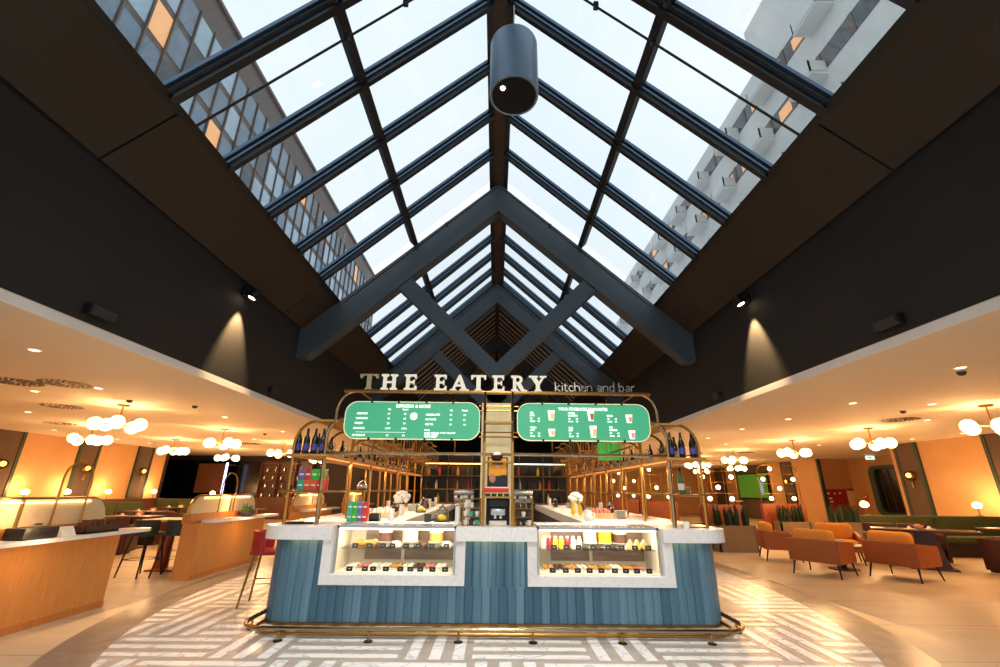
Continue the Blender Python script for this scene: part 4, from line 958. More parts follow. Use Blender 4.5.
mts = ('bottle_green', 'bottle_dark', 'pastry_gold', 'juice_yellow', 'white_ceramic', 'box_red', 'leaf_mid', 'wine_leather')
for lv, z in enumerate((1.03, 1.48, 1.93)):
    for k in range(14):
        loc = (-2.4 + k * .36 + rnd.uniform(-.05, .05), 16.75, z); lb = '%s bottle on the %s shelf of the back bar' % (ORD[k], ('bottom', 'middle', 'top')[lv])
        t_ = thing('spirit_bottle', lb, 'bottle', loc, 0, 'bottles on the back bar'); MB().lathe([(.045, 0), (.045, .18), (.018, .24), (.018, .3)], n=10).build('glass_body', mts[(k * 3 + lv) % 8], t_)
        MB().lathe([(.02, .3), (.02, .33)], n=8).build('cap', 'foil_dark', t_)
for k in range(3):
    t_ = thing('espresso_machine', '%s steel espresso machine from the left on the far cross counter' % ORD[k], 'coffee machine', (-1.0 + k * .95, 15.3, .95), 0, 'machines on the far counter')
    m_ = MB(); m_.box(-.32, .32, -.2, .2, .0, .08, .01); m_.box(-.32, .32, 0, .2, .08, .42, .02); m_.box(-.32, .32, -.2, .2, .34, .5, .03); m_.build('housing', 'steel', t_)
    m_ = MB()
    for q in (-.18, .18): m_.lathe([(.035, .24), (.035, .33)], (q, -.1, 0), 10); m_.tube([(q, -.1, .26), (q, -.26, .24)], .012, 6)
    m_.build('group_head', 'black_plastic', t_)
m_ = MB(); m_.box(-1.7, 2.2, 15.05, 15.55, 0, .94); m_.mi = 1; m_.box(-1.75, 2.25, 15.02, 15.58, .94, .95); tag(m_.build('cross_counter', ['green_leather', 'oak_top']), 'dark low cross counter between the far ends of the two wings', 'counter')
# ================================================================ lamps of the lounges
def chandelier(loc, lab, g, rz):
    t_ = thing('globe_chandelier', lab, 'chandelier', loc, rz, g)
    MB().lathe([(.10, -.03), (.11, -.0)], n=20).build('canopy', 'brass', t_)
    m_ = MB(); m_.tube([(0, 0, -.03), (0, 0, -.36)], .014, 8); m_.build('stem', 'brass', t_)
    MB().sphere((0, 0, -.38), .045, 12, 8).build('hub', 'brass', t_)
    for k in range(5):
        a = 2 * PI * k / 5; p = Vector((.36 * math.cos(a), .36 * math.sin(a), -.38 - .03 * (k % 2)))
        m_ = MB(); m_.tube([(0, 0, -.38), tuple(p * .62 + Vector((0, 0, -.14)))], .012, 6); m_.build('arm', 'brass', t_)
        gl = MB().sphere(tuple(p), .125, 18, 12).build('globe', 'globe_glow', t_)
        m_ = MB(); m_.tube([(p.x + .127 * math.cos(q), p.y + .127 * math.sin(q), p.z) for q in [j * PI / 10 for j in range(20)]], .006, 4, True); m_.build('seam', 'brass_dark', gl)
    return t_
CH = [(-7.5, 9.0, 'nearest globe chandelier of the row beside the nave, left dining area'), (-7.65, 12.8, 'second globe chandelier of the row beside the nave, left dining area'), (-7.65, 16.5, 'third globe chandelier of the row beside the nave, left dining area'), (-7.65, 20.2, 'farthest globe chandelier of the row beside the nave, left dining area'),
      (-10.8, 12.2, 'nearest globe chandelier of the row along the left lounge wall'), (-11.0, 15.75, 'second globe chandelier of the row along the left lounge wall'), (-11.1, 19.2, 'farthest globe chandelier of the row along the left lounge wall'),
      (8.95, 8.0, 'nearest globe chandelier over the dining tables, cut by the right edge'), (9.3, 11.15, 'globe chandelier above the orange armchairs, second from the front on the right'), (9.2, 14.0, 'globe chandelier above the planters on the right, third from the front'),
      (9.2, 17.6, 'fourth globe chandelier of the right row beside the nave'), (9.2, 21.2, 'fifth globe chandelier of the right row beside the nave'), (12.3, 23.5, 'globe chandelier before the television, nearer of the outer right pair'), (12.2, 27.3, 'globe chandelier before the television, farther of the outer right pair')]
c0 = None
for k, (x, y, lb) in enumerate(CH):
    g_ = 'globe chandeliers of the %s lounge' % ('left' if x < 0 else 'right')
    if c0 is None: c0 = chandelier((x, y, ZC), lb, g_, .3)
    else: dup(c0, (x, y, ZC), .3 + k * .37, lb, g_)
    light('POINT', 'chandelier_light', (x, y, ZC - .62), 46, WARM, .22)
# recessed downlights
d0 = None
DL = [(-8.02, 7.7), (-10.47, 10.07), (-6.67, 7.39), (-13.03, 13.44), (-13.15, 15.91), (-6.33, 10.5), (-10.46, 15.04), (-13.04, 17.3), (-8.16, 15.42), (-6.2, 13.2), (-5.6, 5.2), (-6.0, 18.5), (6.48, 7.96), (6.5, 9.88), (6.38, 11.61), (6.45, 13.71), (7.85, 15.43), (11.04, 15.44), (15.6, 17.63), (7.94, 7.97), (12.43, 13.41), (12.54, 12.0), (9.55, 9.81), (6.4, 17), (12.6, 19), (6.0, 5.5)]
for k, (x, y) in enumerate(DL):
    near = sorted(math.hypot(x - c[0], y - c[1]) for c in CH)[0]
    lb = 'small round recessed downlight in the %s lounge ceiling, %s from the front' % ('left' if x < 0 else 'right', ORD[sorted([d[1] for d in DL if (d[0] < 0) == (x < 0)]).index(y)])
    if d0 is None:
        d0 = thing('downlight', lb, 'downlight', (x, y, ZC), 0, 'recessed ceiling downlights')
        MB().lathe([(.055, -.006), (.075, -.004), (.075, 0)], n=18).build('bezel', 'trim_white', d0); MB().lathe([(.052, -.007), (.052, -.003)], n=16).build('lens', 'downlight_glow', d0)
    else: dup(d0, (x, y, ZC), 0, lb)
    light('SPOT', 'downlight_light', (x, y, ZC - .02), 28, WARM2, .04, 105, .7, (x, y, 0))
# round swirl air vents
v0 = None
for k, (x, y, lb) in enumerate(((-7.6, 6.95, 'left one of two touching round swirl air vents near the ceiling edge'), (-6.9, 7.05, 'right one of two touching round swirl air vents near the ceiling edge'), (-8.94, 9.22, 'round swirl air vent behind the touching pair, left lounge ceiling'), (-11.41, 11.87, 'round swirl air vent farther back over the left dining area'), (8.9, 9.75, 'round swirl air vent over the orange armchairs on the right'), (10.2, 18.6, 'round swirl air vent far back in the right lounge ceiling'), (-9.1, 17.0, 'round swirl air vent far back in the left lounge ceiling'))):
    if v0 is None:
        v0 = thing('air_vent', lb, 'air vent', (x, y, ZC), 0, 'round ceiling air vents')
        MB().lathe([(.36, -.008), (.40, -.004), (.40, 0)], n=36).build('plate', 'ceiling_white', v0)
        m_ = MB()
        for ring, (ra, rb, n_) in enumerate(((.06, .14, 10), (.16, .245, 18), (.265, .345, 26))):
            for q in range(n_):
                a = 2 * PI * q / n_; da = PI / n_ * .62; sw = .16
                m_.prism([(ra * math.cos(a - da), ra * math.sin(a - da)), (rb * math.cos(a - da + sw), rb * math.sin(a - da + sw)), (rb * math.cos(a + da + sw), rb * math.sin(a + da + sw)), (ra * math.cos(a + da), ra * math.sin(a + da))], -.0115, -.008)
        m_.build('slots', 'walnut_dark', v0, smooth=False)
    else: dup(v0, (x, y, ZC), 0, lb)
s0 = None
for x, y, lb in ((-7.0, 8.5, 'small grey smoke detector beside the nearest left chandelier'), (-6.1, 9.04, 'small grey smoke detector near the left ceiling edge'), (6.23, 5.72, 'small grey smoke detector near the right ceiling edge'), (8.06, 8.72, 'small grey smoke detector beside the right round air vent'), (-7.0, 13.8, 'small grey smoke detector beside the second left chandelier')):
    if s0 is None:
        s0 = thing('smoke_detector', lb, 'smoke detector', (x, y, ZC), 0, 'smoke detectors'); MB().lathe([(.02, -.05), (.035, -.045), (.05, -.02), (.055, 0)], n=16).build('body', 'dark_grey', s0)
    else: dup(s0, (x, y, ZC), 0, lb)
t_ = thing('exit_sign', 'small lit green and white exit sign under the right lounge ceiling', 'exit sign', (15.6, 19, 2.86)); m_ = MB(); m_.box(-.18, .18, -.02, .02, -.07, .08, .004); m_.build('panel', 'exit_glow', t_)
m_ = MB(); m_.prism([(-.12, -.01), (-.02, -.01), (-.02, -.04), (.05, .005), (-.02, .05), (-.02, .02), (-.12, .02)], -.022, -.0205, 'y'); m_.build('arrow', 'leaf_mid', t_, smooth=False); m_ = MB(); m_.tube([(0, 0, .08), (0, 0, .14)], .01, 6); m_.build('bracket', 'steel', t_)

# wall sconces
q0 = None
for x, y, z, rz, lb in ((-14.43, 13.6, 1.98, 0, 'amber globe wall sconce nearest the left edge of the left wall'), (-14.43, 16.45, 1.98, 0, 'amber globe wall sconce on the middle strip of the left wall'), (-14.43, 19.1, 1.98, 0, 'amber globe wall sconce on the farthest strip of the left wall'), (13.23, 14.65, 1.95, PI, 'amber globe wall sconce on the taupe strip of the right wall'), (15.43, 24.5, 1.95, PI, 'amber globe wall sconce on the taupe strip behind the planters')):
    if q0 is None:
        q0 = thing('wall_sconce', lb, 'wall sconce', (x, y, z), rz, 'wall sconces')
        m_ = MB(); m_.lathe([(.05, 0), (.05, .02)], (.0, 0, -.1), 16, Matrix.Rotation(PI / 2, 3, 'Y')); m_.tube([(.01, 0, -.1), (.10, 0, -.1), (.10, 0, .0)], .012, 6); m_.build('bracket', 'brass_dark', q0)
        MB().sphere((.11, 0, .06), .075, 14, 9).build('bulb', 'sconce_glow', q0)
        m_ = MB(); m_.lathe([(.16, -.01), (.15, .05), (.13, .09), (.128, .09), (.148, .045), (.155, -.01)], (.05, 0, .05), 20, Matrix.Rotation(PI / 2, 3, 'Y')); m_.build('shade', 'brass_dark', q0)
        m_ = MB(); m_.tube([(.06, 0, -.12), (.06, 0, -.34)], [.03, .014], 8); m_.build('pendant_drop', 'brass_dark', q0)
    else: dup(q0, (x, y, z), rz, lb)

# table lamps
def table_lamp(loc, lab, g):
    t_ = thing('table_lamp', lab, 'table lamp', loc, 0, g)
    MB().lathe([(.07, 0), (.07, .015), (.015, .03), (.015, .17), (.05, .19)], n=18).build('base', 'brass', t_)
    MB().sphere((0, 0, .26), .10, 18, 10, (1, 1, .8)).build('lamp_shade', 'lamp_glow', t_); return t_
l0 = None
for x, y, z, lb in ((-14.15, 14.35, 1.0, 'glowing table lamp on the left wall ledge, nearest one'), (-14.15, 15.75, 1.0, 'glowing table lamp on the left wall ledge, second from the front'), (-14.15, 17.4, 1.0, 'glowing table lamp on the left wall ledge, third from the front'), (-14.15, 19.7, 1.0, 'glowing table lamp on the left wall ledge, farthest one'),
                    (-11.75, 19.77, .951, 'glowing white table lamp on the orange bench back by the dark opening'), (9.75, 12.45, .92, 'glowing table lamp at the left end of the right green bench back'), (12.75, 12.45, .92, 'glowing table lamp on the right green bench back near the ochre wall')):
    l0 = table_lamp((x, y, z), lb, 'glowing table lamps') if l0 is None else (dup(l0, (x, y, z), 0, lb), l0)[1]
    light('POINT', 'table_lamp_light', (x, y, z + .40), 16 if x < 0 else 22, WARM, .06)

# ================================================================ left dining area
def partition(y0, y1, lab, face, num):
    """wooden back-to-back screen with a stone ledge towards the nave and padded panels in a brass frame"""
    x0 = -5.0; t_ = thing('partition_counter', lab, 'partition', (0, 0, 0), 0, 'wooden partition counters')
    m_ = MB(); m_.box(x0 - .30, x0, y0, y1, 0, .86); m_.build('body', face, t_)
    m_ = MB(); m_.box(x0 - .33, x0 - .19, y0 - .0, y1 + .02, .861, 1.01); m_.build('back_board', 'oak_side', t_)
    m_ = MB(); m_.box(x0, x0 + .012, y0, y1, 0, .07); m_.build('skirting', 'oak_side', t_)
    m_ = MB(); m_.prism(rrect(x0 - .188, x0 + .16, y0 + (.2 if y0 > 5 else -.05), y1 + .42, .15, 5), .862, .902); m_.build('stone_ledge', 'marble_white', t_)
    po = [(y0 + .05, 1.01)] + [(p[0], p[1]) for p in arc(y0 + .30, 1.05, .25, 180, 90, 8)] + [(p[0], p[1]) for p in arc(y1 - .30, 1.05, .25, 90, 0, 8)] + [(y1 - .05, 1.01)]
    m_ = MB(); m_.prism(po, x0 - .31, x0 - .24, 'x'); m_.build('padded_panel', 'cream_panel', t_)
    m_ = MB(); m_.tube([(x0 - .275, a, b) for a, b in po], .026, 8); ym = (y0 + y1) / 2 + .1; m_.tube([(x0 - .235, ym, 1.01), (x0 - .235, ym, 1.3)], .02, 6); m_.build('brass_frame', 'brass', t_)
    m_ = MB(); m_.box(x0 - .238, x0 - .222, y0 + .35, y1 - .35, 1.262, 1.274); m_.build('light_strip', 'led_warm', t_)
    light('AREA', 'panel_light', (x0 - .12, (y0 + y1) / 2, 1.30), 5, WARM2, target=(x0 - .245, (y0 + y1) / 2, 1.14), sx=.03, sy=y1 - y0 - .5)
    return t_
partition(3.9, 6.55, 'nearest oak partition counter at the left edge, with padded cream panels', 'oak', 0)
partition(8.25, 10.5, 'second oak partition counter on the left, a small plant on its ledge', 'oak', 1)
partition(12.4, 14.7, 'third oak partition counter on the left, seen behind the brass rack', 'oak', 2)
partition(16.6, 18.9, 'farthest oak partition counter on the left beyond the brass rack', 'oak', 3)
def arch_lamp(y0, y1, z1, lab, x=-5.212):
    t_ = thing('arched_lamp', lab, 'lamp', (x, y0, 1.012)); r_ = (y1 - y0) / 2
    m_ = MB(); m_.tube([(0, 0, 0), (0, 0, z1 - 1.012 - r_)] + [(0, r_ - r_ * math.cos(a), z1 - 1.012 - r_ + r_ * math.sin(a)) for a in [k * PI / 12 for k in range(1, 12)]] + [(0, 2 * r_, z1 - 1.012 - r_), (0, 2 * r_, .0)], .012, 8); m_.build('arch', 'brass', t_)
    MB().lathe([(.02, 0), (.02, .012)], n=14).build('base', 'brass', t_)
arch_lamp(5.70, 6.10, 1.74, 'slim brass arch rising from the nearest oak partition'); arch_lamp(9.05, 9.55, 1.72, 'slim brass arch rising from the second oak partition')
t_ = thing('printer', 'black receipt printer and card terminal box on the nearest stone ledge', 'printer', (-5.02, 5.35, .903)); m_ = MB(); m_.box(-.12, .10, -.22, .18, 0, .12, .012); m_.build('body', 'black_plastic', t_)
m_ = MB(); m_.box(-.08, .06, -.10, .12, .12, .126); m_.build('slot', 'dark_grey', t_)
t_ = thing('card_stand', 'folded white card on the nearest stone ledge', 'card', (-5.02, 5.72, .903)); m_ = MB(); m_.prism([(-.06, 0), (.06, 0), (.0, .10)], -.09, .09, 'y'); m_.build('card', 'paper_white', t_)
t_ = thing('cutlery_tray', 'dark wooden tray of packets at the right end of the nearest stone ledge', 'tray', (-5.02, 6.13, .903)); m_ = MB(); m_.box(-.10, .10, -.26, .26, 0, .02); m_.box(-.10, -.09, -.26, .26, 0, .09); m_.box(.09, .10, -.26, .26, 0, .09); m_.box(-.1, .1, -.26, -.25, 0, .09); m_.box(-.1, .1, .25, .26, 0, .09); m_.build('tray', 'walnut_dark', t_)
m_ = MB()
for k in range(9): m_.box(-.08, .08, -.23 + k * .05, -.20 + k * .05, .02, .09 + .03 * (k % 3))
m_.build('packets', 'cake_choc', t_)
t_ = thing('phone', 'small white cordless phone on the back board of the nearest partition', 'phone', (-5.27, 5.6, 1.0125)); m_ = MB(); m_.box(-.03, .03, -.06, .06, 0, .04, .01); m_.build('base', 'paper_white', t_); m_ = MB(); m_.box(-.02, .02, -.03, .03, .04, .09, .01); m_.build('handset', 'dark_grey', t_)
t_ = thing('potted_plant', 'small succulent in a dark stone bowl on the second ledge', 'plant', (-5.02, 9.75, .903)); MB().lathe([(.08, 0), (.15, .06), (.16, .10), (.14, .10), (.13, .07)], n=18).build('bowl', 'dark_grey', t_)
m_ = MB()
for k in range(26):
    a = rnd.uniform(0, 6.28); e_ = rnd.uniform(.5, 1.4); L = rnd.uniform(.10, .18); b = Vector((rnd.uniform(-.07, .07), rnd.uniform(-.07, .07), .09)); m_.tube([b, b + Vector((math.cos(a) * math.cos(e_), math.sin(a) * math.cos(e_), math.sin(e_))) * L], [.018, .003], 5)
m_.build('foliage', 'leaf_mid', t_)
# bar stools
def stool(loc, rz, lab, leather, leg, g, sh=.66, bh=.20):
    t_ = thing('bar_stool', lab, 'bar stool', loc, rz, g)
    m_ = MB(); m_.box(-.21, .21, -.20, .21, sh - .06, sh, .03, seg=3); m_.build('seat', leather, t_)
    m_ = MB(); pts = [(.22 * math.cos(math.radians(a)), -.02 + .22 * math.sin(math.radians(a))) for a in range(180, 361, 15)]; inn = [(p[0] * .82, -.02 + (p[1] + .02) * .82) for p in reversed(pts)]
    m_.prism(pts + inn, sh - .05, sh + bh); m_.build('backrest', leather, t_)
    for sx in (-1, 1):
        for sy in (-1, 1):
            m_ = MB(); m_.tube([(sx * .15, sy * .15, sh - .05), (sx * .22, sy * .23, 0)], [.017, .013], 6); m_.build('leg', leg, t_)
    m_ = MB(); f = .40; q = .15 + .07 * .6; m_.tube([(q, q, .27), (-q, q, .27), (-q, -q, .27), (q, -q, .27)], .009, 6, True); m_.build('foot_ring', leg, t_)
    return t_
stool((-3.05, 6.72, .006), -PI / 2 + .15, 'red leather bar stool with brass legs drawn up to the left end of the counter', 'red_leather', 'brass_dark', None, .66, .23)
st0 = stool((-6.1, 8.62, 0), -.2, 'dark green bar stool at the near side of the high table, left of two', 'green_leather', 'black_metal', 'dark green stools at the high table', .70)
for x, y, rz, lb in ((-5.62, 8.72, .2, 'dark green bar stool at the near side of the high table, right of two'), (-6.2, 9.85, PI, 'dark green bar stool on the far side of the high table, left of two'), (-5.65, 9.9, PI, 'dark green bar stool on the far side of the high table, right of two')): dup(st0, (x, y, 0), rz, lb)
t_ = thing('high_table', 'high wooden table with a pale top and one thick wooden leg', 'table', (-5.95, 9.25, 0)); m_ = MB(); m_.box(-.55, .52, -.33, .33, .84, .88, .01); m_.build('tabletop', 'oak_top', t_); m_ = MB(); m_.box(-.30, -.14, -.09, .09, .03, .84, .01); m_.box(.14, .30, -.09, .09, .03, .84, .01); m_.build('leg', 'teak_red', t_); m_ = MB(); m_.box(-.38, .38, -.2, .2, 0, .03, .006); m_.build('base', 'teak_red', t_)
# dining tables, benches
def dining_table(loc, rz, lab, g, L=1.3, wd=.75):
    t_ = thing('dining_table', lab, 'table', loc, rz, g); m_ = MB(); m_.box(-L / 2, L / 2, -wd / 2, wd / 2, .71, .75, .008); m_.build('tabletop', 'walnut_dark', t_)
    m_ = MB(); m_.prism([(-.30, .03), (.30, .03), (.14, .71), (-.14, .71)], -.10, .10, 'y'); m_.build('pedestal', 'walnut_dark', t_, smooth=False); m_ = MB(); m_.box(-.38, .38, -.26, .26, 0, .03, .006); m_.build('base', 'walnut_dark', t_); return t_
def setting(x, y, z, n, lab):
    for k in range(n):
        m_ = MB(); xx = x + (k - (n - 1) / 2) * .42; m_.prism([(-.09, -.06), (.09, -.06), (.09, .06), (-.09, .06)], 0, .008); m_.prism([(-.05, .0), (.05, 0), (0, .06)], -.03, .03, 'y'); tag(m_.build('napkin', 'paper_white', None, (xx, y, z)), 'folded white napkin on %s, %s from the left' % (lab, ORD[k]), 'napkin', 'white napkins on the tables')
    t_ = thing('snack_bowl', 'small bowl of orange snacks on %s' % lab, 'bowl', (x + .12, y + .15, z)); MB().lathe([(.04, 0), (.09, .05), (.095, .06), (.08, .05)], n=16).build('bowl', 'white_ceramic', t_); MB().sphere((0, 0, .05), .07, 12, 7, (1, 1, .6)).build('snacks', 'box_orange', t_)
    t_ = thing('tumbler', 'clear water glass on %s' % lab, 'glass', (x - .1, y + .12, z)); MB().lathe([(.03, 0), (.036, .11), (.032, .11), (.027, .008)], n=12).build('body', 'clear_glass', t_)
def bench(loc, rz, L, lab, mt, seat, g, H=.92, n=2):
    t_ = thing('banquette', lab, 'bench', loc, rz, g)
    m_ = MB(); m_.box(-L / 2, L / 2, -.05, .52, 0, .32); m_.build('plinth', 'black_plastic', t_)
    for k in range(n):
        a, b = -L / 2 + L * k / n + .008, -L / 2 + L * (k + 1) / n - .008
        m_ = MB(); m_.box(a, b, -.10, .40, .32, .46, .035, seg=3); m_.build('seat_cushion', seat, t_)
        m_ = MB(); m_.box(a, b, .40, .54, .32, H, .03, seg=3); m_.build('back_cushion', mt, t_)
    return t_
bench((-13.45, 15.6, 0), PI / 2, 6.6, 'long green wall bench under the glowing lamps along the left wall', 'green_velvet', 'green_velvet', 'green benches', .9, 5)
m_ = MB(); m_.box(-14.5, -14.02, 12.3, 20.2, .0, 1.0); tag(m_.build('wall_ledge', 'walnut_panel'), 'dark wooden wall ledge carrying the table lamps on the left wall', 'ledge')
bench((-13.1, 19.3, 0), 0, 1.7, 'green bench facing the room before the dark opening on the left', 'green_velvet', 'green_velvet', 'green benches', .99, 2)
bench((-11.55, 19.3, 0), 0, 1.3, 'orange velvet bench segment beside the green bench on the left', 'orange_velvet', 'orange_velvet', 'benches', .95, 1)
def red_chair(loc, rz, lab, g, mt='wine_leather'):
    t_ = thing('tub_chair', lab, 'chair', loc, rz, g)
    m_ = MB(); m_.box(-.27, .27, -.25, .27, .30, .45, .03, seg=3); m_.build('seat', mt, t_)
    m_ = MB(); m_.box(-.30, .30, -.32, -.24, .04, .80, .03, seg=3); m_.build('backrest', mt, t_)
    for s in (-1, 1): m_ = MB(); m_.box(s * .30 - .035, s * .30 + .035, -.28, .25, .04, .62, .025, seg=3); m_.build('armrest', mt, t_)
    m_ = MB(); m_.box(-.24, .24, -.22, .22, 0, .30); m_.build('base', 'black_plastic', t_); return t_
for k, (x, y, lb) in enumerate(((-9.2, 12.2, 'dark dining table in the left dining area, nearest the high table'), (-10.6, 14.6, 'dark dining table in the middle of the left dining area'), (-11.6, 17.4, 'dark dining table before the green bench on the left'), (-8.6, 16.6, 'dark dining table behind the third oak partition'))):
    dining_table((x, y, 0), .1 * k, lb, 'dark dining tables'); setting(x, y, .7505, 2, ('the dark table nearest the high table', 'the middle dark table on the left', 'the table before the left green bench', 'the table behind the third oak partition')[k])
rc = red_chair((-8.7, 11.3, 0), .2, 'wine red tub chair before the nearest dark table on the left', 'wine red tub chairs on the left')
for x, y, rz, lb in ((-9.6, 11.4, -.1, 'wine red tub chair left of the nearest dark table on the left'), (-9.2, 13.1, PI, 'wine red tub chair behind the nearest dark table on the left'), (-10.2, 13.7, 0, 'wine red tub chair before the middle dark table on the left'), (-11.3, 16.5, 0, 'wine red tub chair before the table at the left green bench'), (-8.4, 15.7, 0, 'wine red tub chair before the table behind the third partition')): dup(rc, (x, y, 0), rz, lb)
# shelf of bottles and glasses on the dark left back wall
t_ = thing('wall_shelf', 'dark wall shelf with small glinting things at the back of the left dining area', 'shelf', (-10.6, 23.6, 0)); m_ = MB(); m_.box(-1.3, 1.3, 0, .38, 0, 1.0); m_.box(-1.3, 1.3, .33, .38, 1.0, 2.75)
for z in (1.4, 1.8, 2.2, 2.6): m_.box(-1.3, 1.3, .05, .36, z, z + .03)
for x in (-1.3, -.45, .45, 1.27): m_.box(x, x + .03, .05, .36, 1.0, 2.75)
m_.build('carcass', 'walnut_panel', t_)
sb = None
for lv, z in enumerate((1.0, 1.43, 1.83, 2.23)):
    for k in range(6):
        lb = 'small glass ornament on shelf level %s of the dark left back wall' % ('one', 'two', 'three', 'four')[lv]; loc = (-11.7 + k * .42 + .1 * (lv % 2), 23.78, z + .0005)
        if sb is None: sb = thing('ornament', lb, 'ornament', loc, 0, 'ornaments on the dark wall shelf'); MB().lathe([(.05, 0), (.07, .08), (.03, .16), (.04, .2)], n=10).build('body', 'steel', sb)
        else: dup(sb, loc, 0, lb)
light('POINT', 'shelf_light', (-10.6, 22.6, 2.6), 12, WARM2, .1)

# ================================================================ right lounge
def armchair(loc, rz, lab, cush, g):
    t_ = thing('armchair', lab, 'armchair', loc, rz, g); o = 'orange_leather'
    m_ = MB(); m_.box(-.44, .44, -.34, .40, .26, .38, .02); m_.build('seat_frame', o, t_)
    m_ = MB(); m_.box(-.47, .47, -.42, -.34, .25, .66, .022, seg=3); m_.build('backrest', o, t_)
    for s in (-1, 1):
        m_ = MB(); m_.prism([(-.40, .25), (.36, .25), (.40, .30), (.40, .56), (.36, .60), (-.40, .66)], s * .44 - .035, s * .44 + .035, 'x'); m_.build('armrest', o, t_)
    m_ = MB(); m_.box(-.40, .40, -.32, .40, .38, .50, .05, seg=3); m_.build('seat_cushion', cush, t_)
    m_ = MB(); m_.box(-.39, .39, -.36, -.14, .48, .84, .09, seg=4); m_.build('back_cushion', cush, t_)
    for sx in (-1, 1):
        for sy in (-1, 1): m_ = MB(); m_.tube([(sx * .40, sy * .32 - .02, .27), (sx * .44, sy * .40 - .02, 0)], [.022, .013], 8); m_.build('leg', 'black_metal', t_)
    t_.scale = (.9, .9, .95); return t_
a0 = armchair((6.26, 9.34, 0), -.98, 'orange leather armchair with its back to the counter, left one of the nearest pair', 'mustard_cushion', 'orange armchairs around the low table')
for x, y, rz, lb in ((7.50, 9.0, -1.16, 'orange leather armchair turned to the dining tables, right one of the nearest pair'), (6.62, 11.3, -1.9, 'orange armchair at the far left of the low table, behind the nearest pair'), (7.75, 10.95, 2.6, 'orange armchair at the far side of the low table, facing the room')): dup(a0, (x, y, 0), rz, lb)
t_ = thing('coffee_table', 'low dark coffee table between the orange armchairs', 'table', (7.1, 10.0, 0)); MB().lathe([(.40, .42), (.42, .44), (.42, .46), (.40, .47)], n=32).build('tabletop', 'walnut_panel', t_); MB().lathe([(.26, 0), (.27, .015), (.06, .04), (.05, .42)], n=24).build('pedestal', 'black_metal', t_)
for k in range(2):
    t_ = thing('cup', '%s cup on the low coffee table between the armchairs' % ('white', 'second white')[k], 'cup', (7.0 + k * .2, 9.9 + k * .15, .4705)); MB().lathe([(.03, 0), (.045, .07), (.04, .07), (.028, .01)], n=14).build('body', 'white_ceramic', t_)
# planters with upright leaves
def planter(x0, x1, y0, y1, h, lab):
    t_ = thing('planter', lab, 'planter', ((x0 + x1) / 2, y0, 0), 0, 'stone planters'); w_ = (x1 - x0) / 2
    m_ = MB(); m_.box(-w_, w_, 0, .04, 0, h); m_.box(-w_, w_, y1 - y0 - .04, y1 - y0, 0, h); m_.box(-w_, -w_ + .04, 0, y1 - y0, 0, h); m_.box(w_ - .04, w_, 0, y1 - y0, 0, h); m_.build('box', 'planter_stone', t_)
    m_ = MB(); m_.box(-w_ + .04, w_ - .04, .04, y1 - y0 - .04, .1, h - .05); m_.build('soil', 'walnut_dark', t_)
def snake_plant(loc, lab, seed, g, n=15, H=.62):
    r_ = random.Random(seed); t_ = thing('snake_plant', lab, 'plant', loc, 0, g); m_ = MB()
    for k in range(n):
        a = r_.uniform(0, 6.28); b = Vector((r_.uniform(-.07, .07), r_.uniform(-.10, .10), 0)); L = H * r_.uniform(.6, 1.0); t2 = Vector((math.cos(a) * r_.uniform(.01, .07), math.sin(a) * r_.uniform(.01, .07), L)); wv = Vector((-math.sin(a), math.cos(a), 0)) * r_.uniform(.024, .036); nv = Vector((math.cos(a), math.sin(a), 0)) * .006
        sec = []
        for f, ww in ((0, .6), (.35, 1), (.7, .85), (1, .05)):
            c = b + t2 * f + Vector((t2.x, t2.y, 0)) * (f * f - f) * .5
            sec.append([m_.bm.verts.new(c - wv * ww), m_.bm.verts.new(c + nv), m_.bm.verts.new(c + wv * ww), m_.bm.verts.new(c - nv)])
        for A, B in zip(sec, sec[1:]):
            for q in range(4): m_.bm.faces.new((A[q], A[(q + 1) % 4], B[(q + 1) % 4], B[q]))
    m_.build('leaves', 'leaf_dark', t_)
for pi, (x0, x1, y0, lb) in enumerate(((5.80, 6.80, 12.5, 'stone planter of upright leaves beside the countertop end, nearest one'), (8.55, 9.45, 14.3, 'stone planter of upright leaves behind the orange armchairs, middle one'), (10.15, 11.15, 14.3, 'stone planter of upright leaves in front of the posters, rightmost one'))):
    planter(x0, x1, y0, y0 + .42, .63, lb)
    for k in range(4): snake_plant((x0 + .15 + k * (x1 - x0 - .3) / 3, y0 + .21, .58), 'upright dark green snake plant in the %s planter, %s from the left' % (('nearest', 'middle', 'rightmost')[pi], ORD[k]), 11 + pi * 7 + k, 'snake plants in the planters', 16, .62 if pi < 2 else .58)
# oak partitions with open metal screens carrying globes
def screen(x0, x1, y, lab, g):
    w_ = x1 - x0; t_ = thing('globe_screen', lab, 'room divider', (x0, y, 0), 0, g)
    m_ = MB(); m_.box(0, w_, -.08, .08, 0, 1.12, .006); m_.build('wooden_panel', 'teak_red', t_)
    m_ = MB(); po = [(.03, 0, 1.12), (.03, 0, 2.0)] + [(p[0], 0, p[1]) for p in arc(.28, 2.05, .25, 180, 90, 6)] + [(p[0], 0, p[1]) for p in arc(w_ - .28, 2.05, .25, 90, 0, 6)] + [(w_ - .03, 0, 2.0), (w_ - .03, 0, 1.12)]; m_.tube(po, .013, 6)
    for f in (.34, .66): m_.tube([(w_ * f, 0, 1.12), (w_ * f, 0, 2.3)], .009, 5)
    for z in (1.42, 1.72, 2.02): m_.tube([(.03, 0, z), (w_ - .03, 0, z)], .009, 5)
    m_.build('metal_grid', 'brass_dark', t_)
    for f, z in ((.34, 2.18), (.14, 1.86), (.86, 1.86), (.50, 1.58), (.26, 1.28), (.80, 1.28)): MB().sphere((w_ * f, -.02, z), .062, 12, 8).build('globe', 'small_globe', t_)
    light('POINT', 'screen_glow', (x0 + w_ / 2, y - .3, 1.7), 9, WARM, .2)
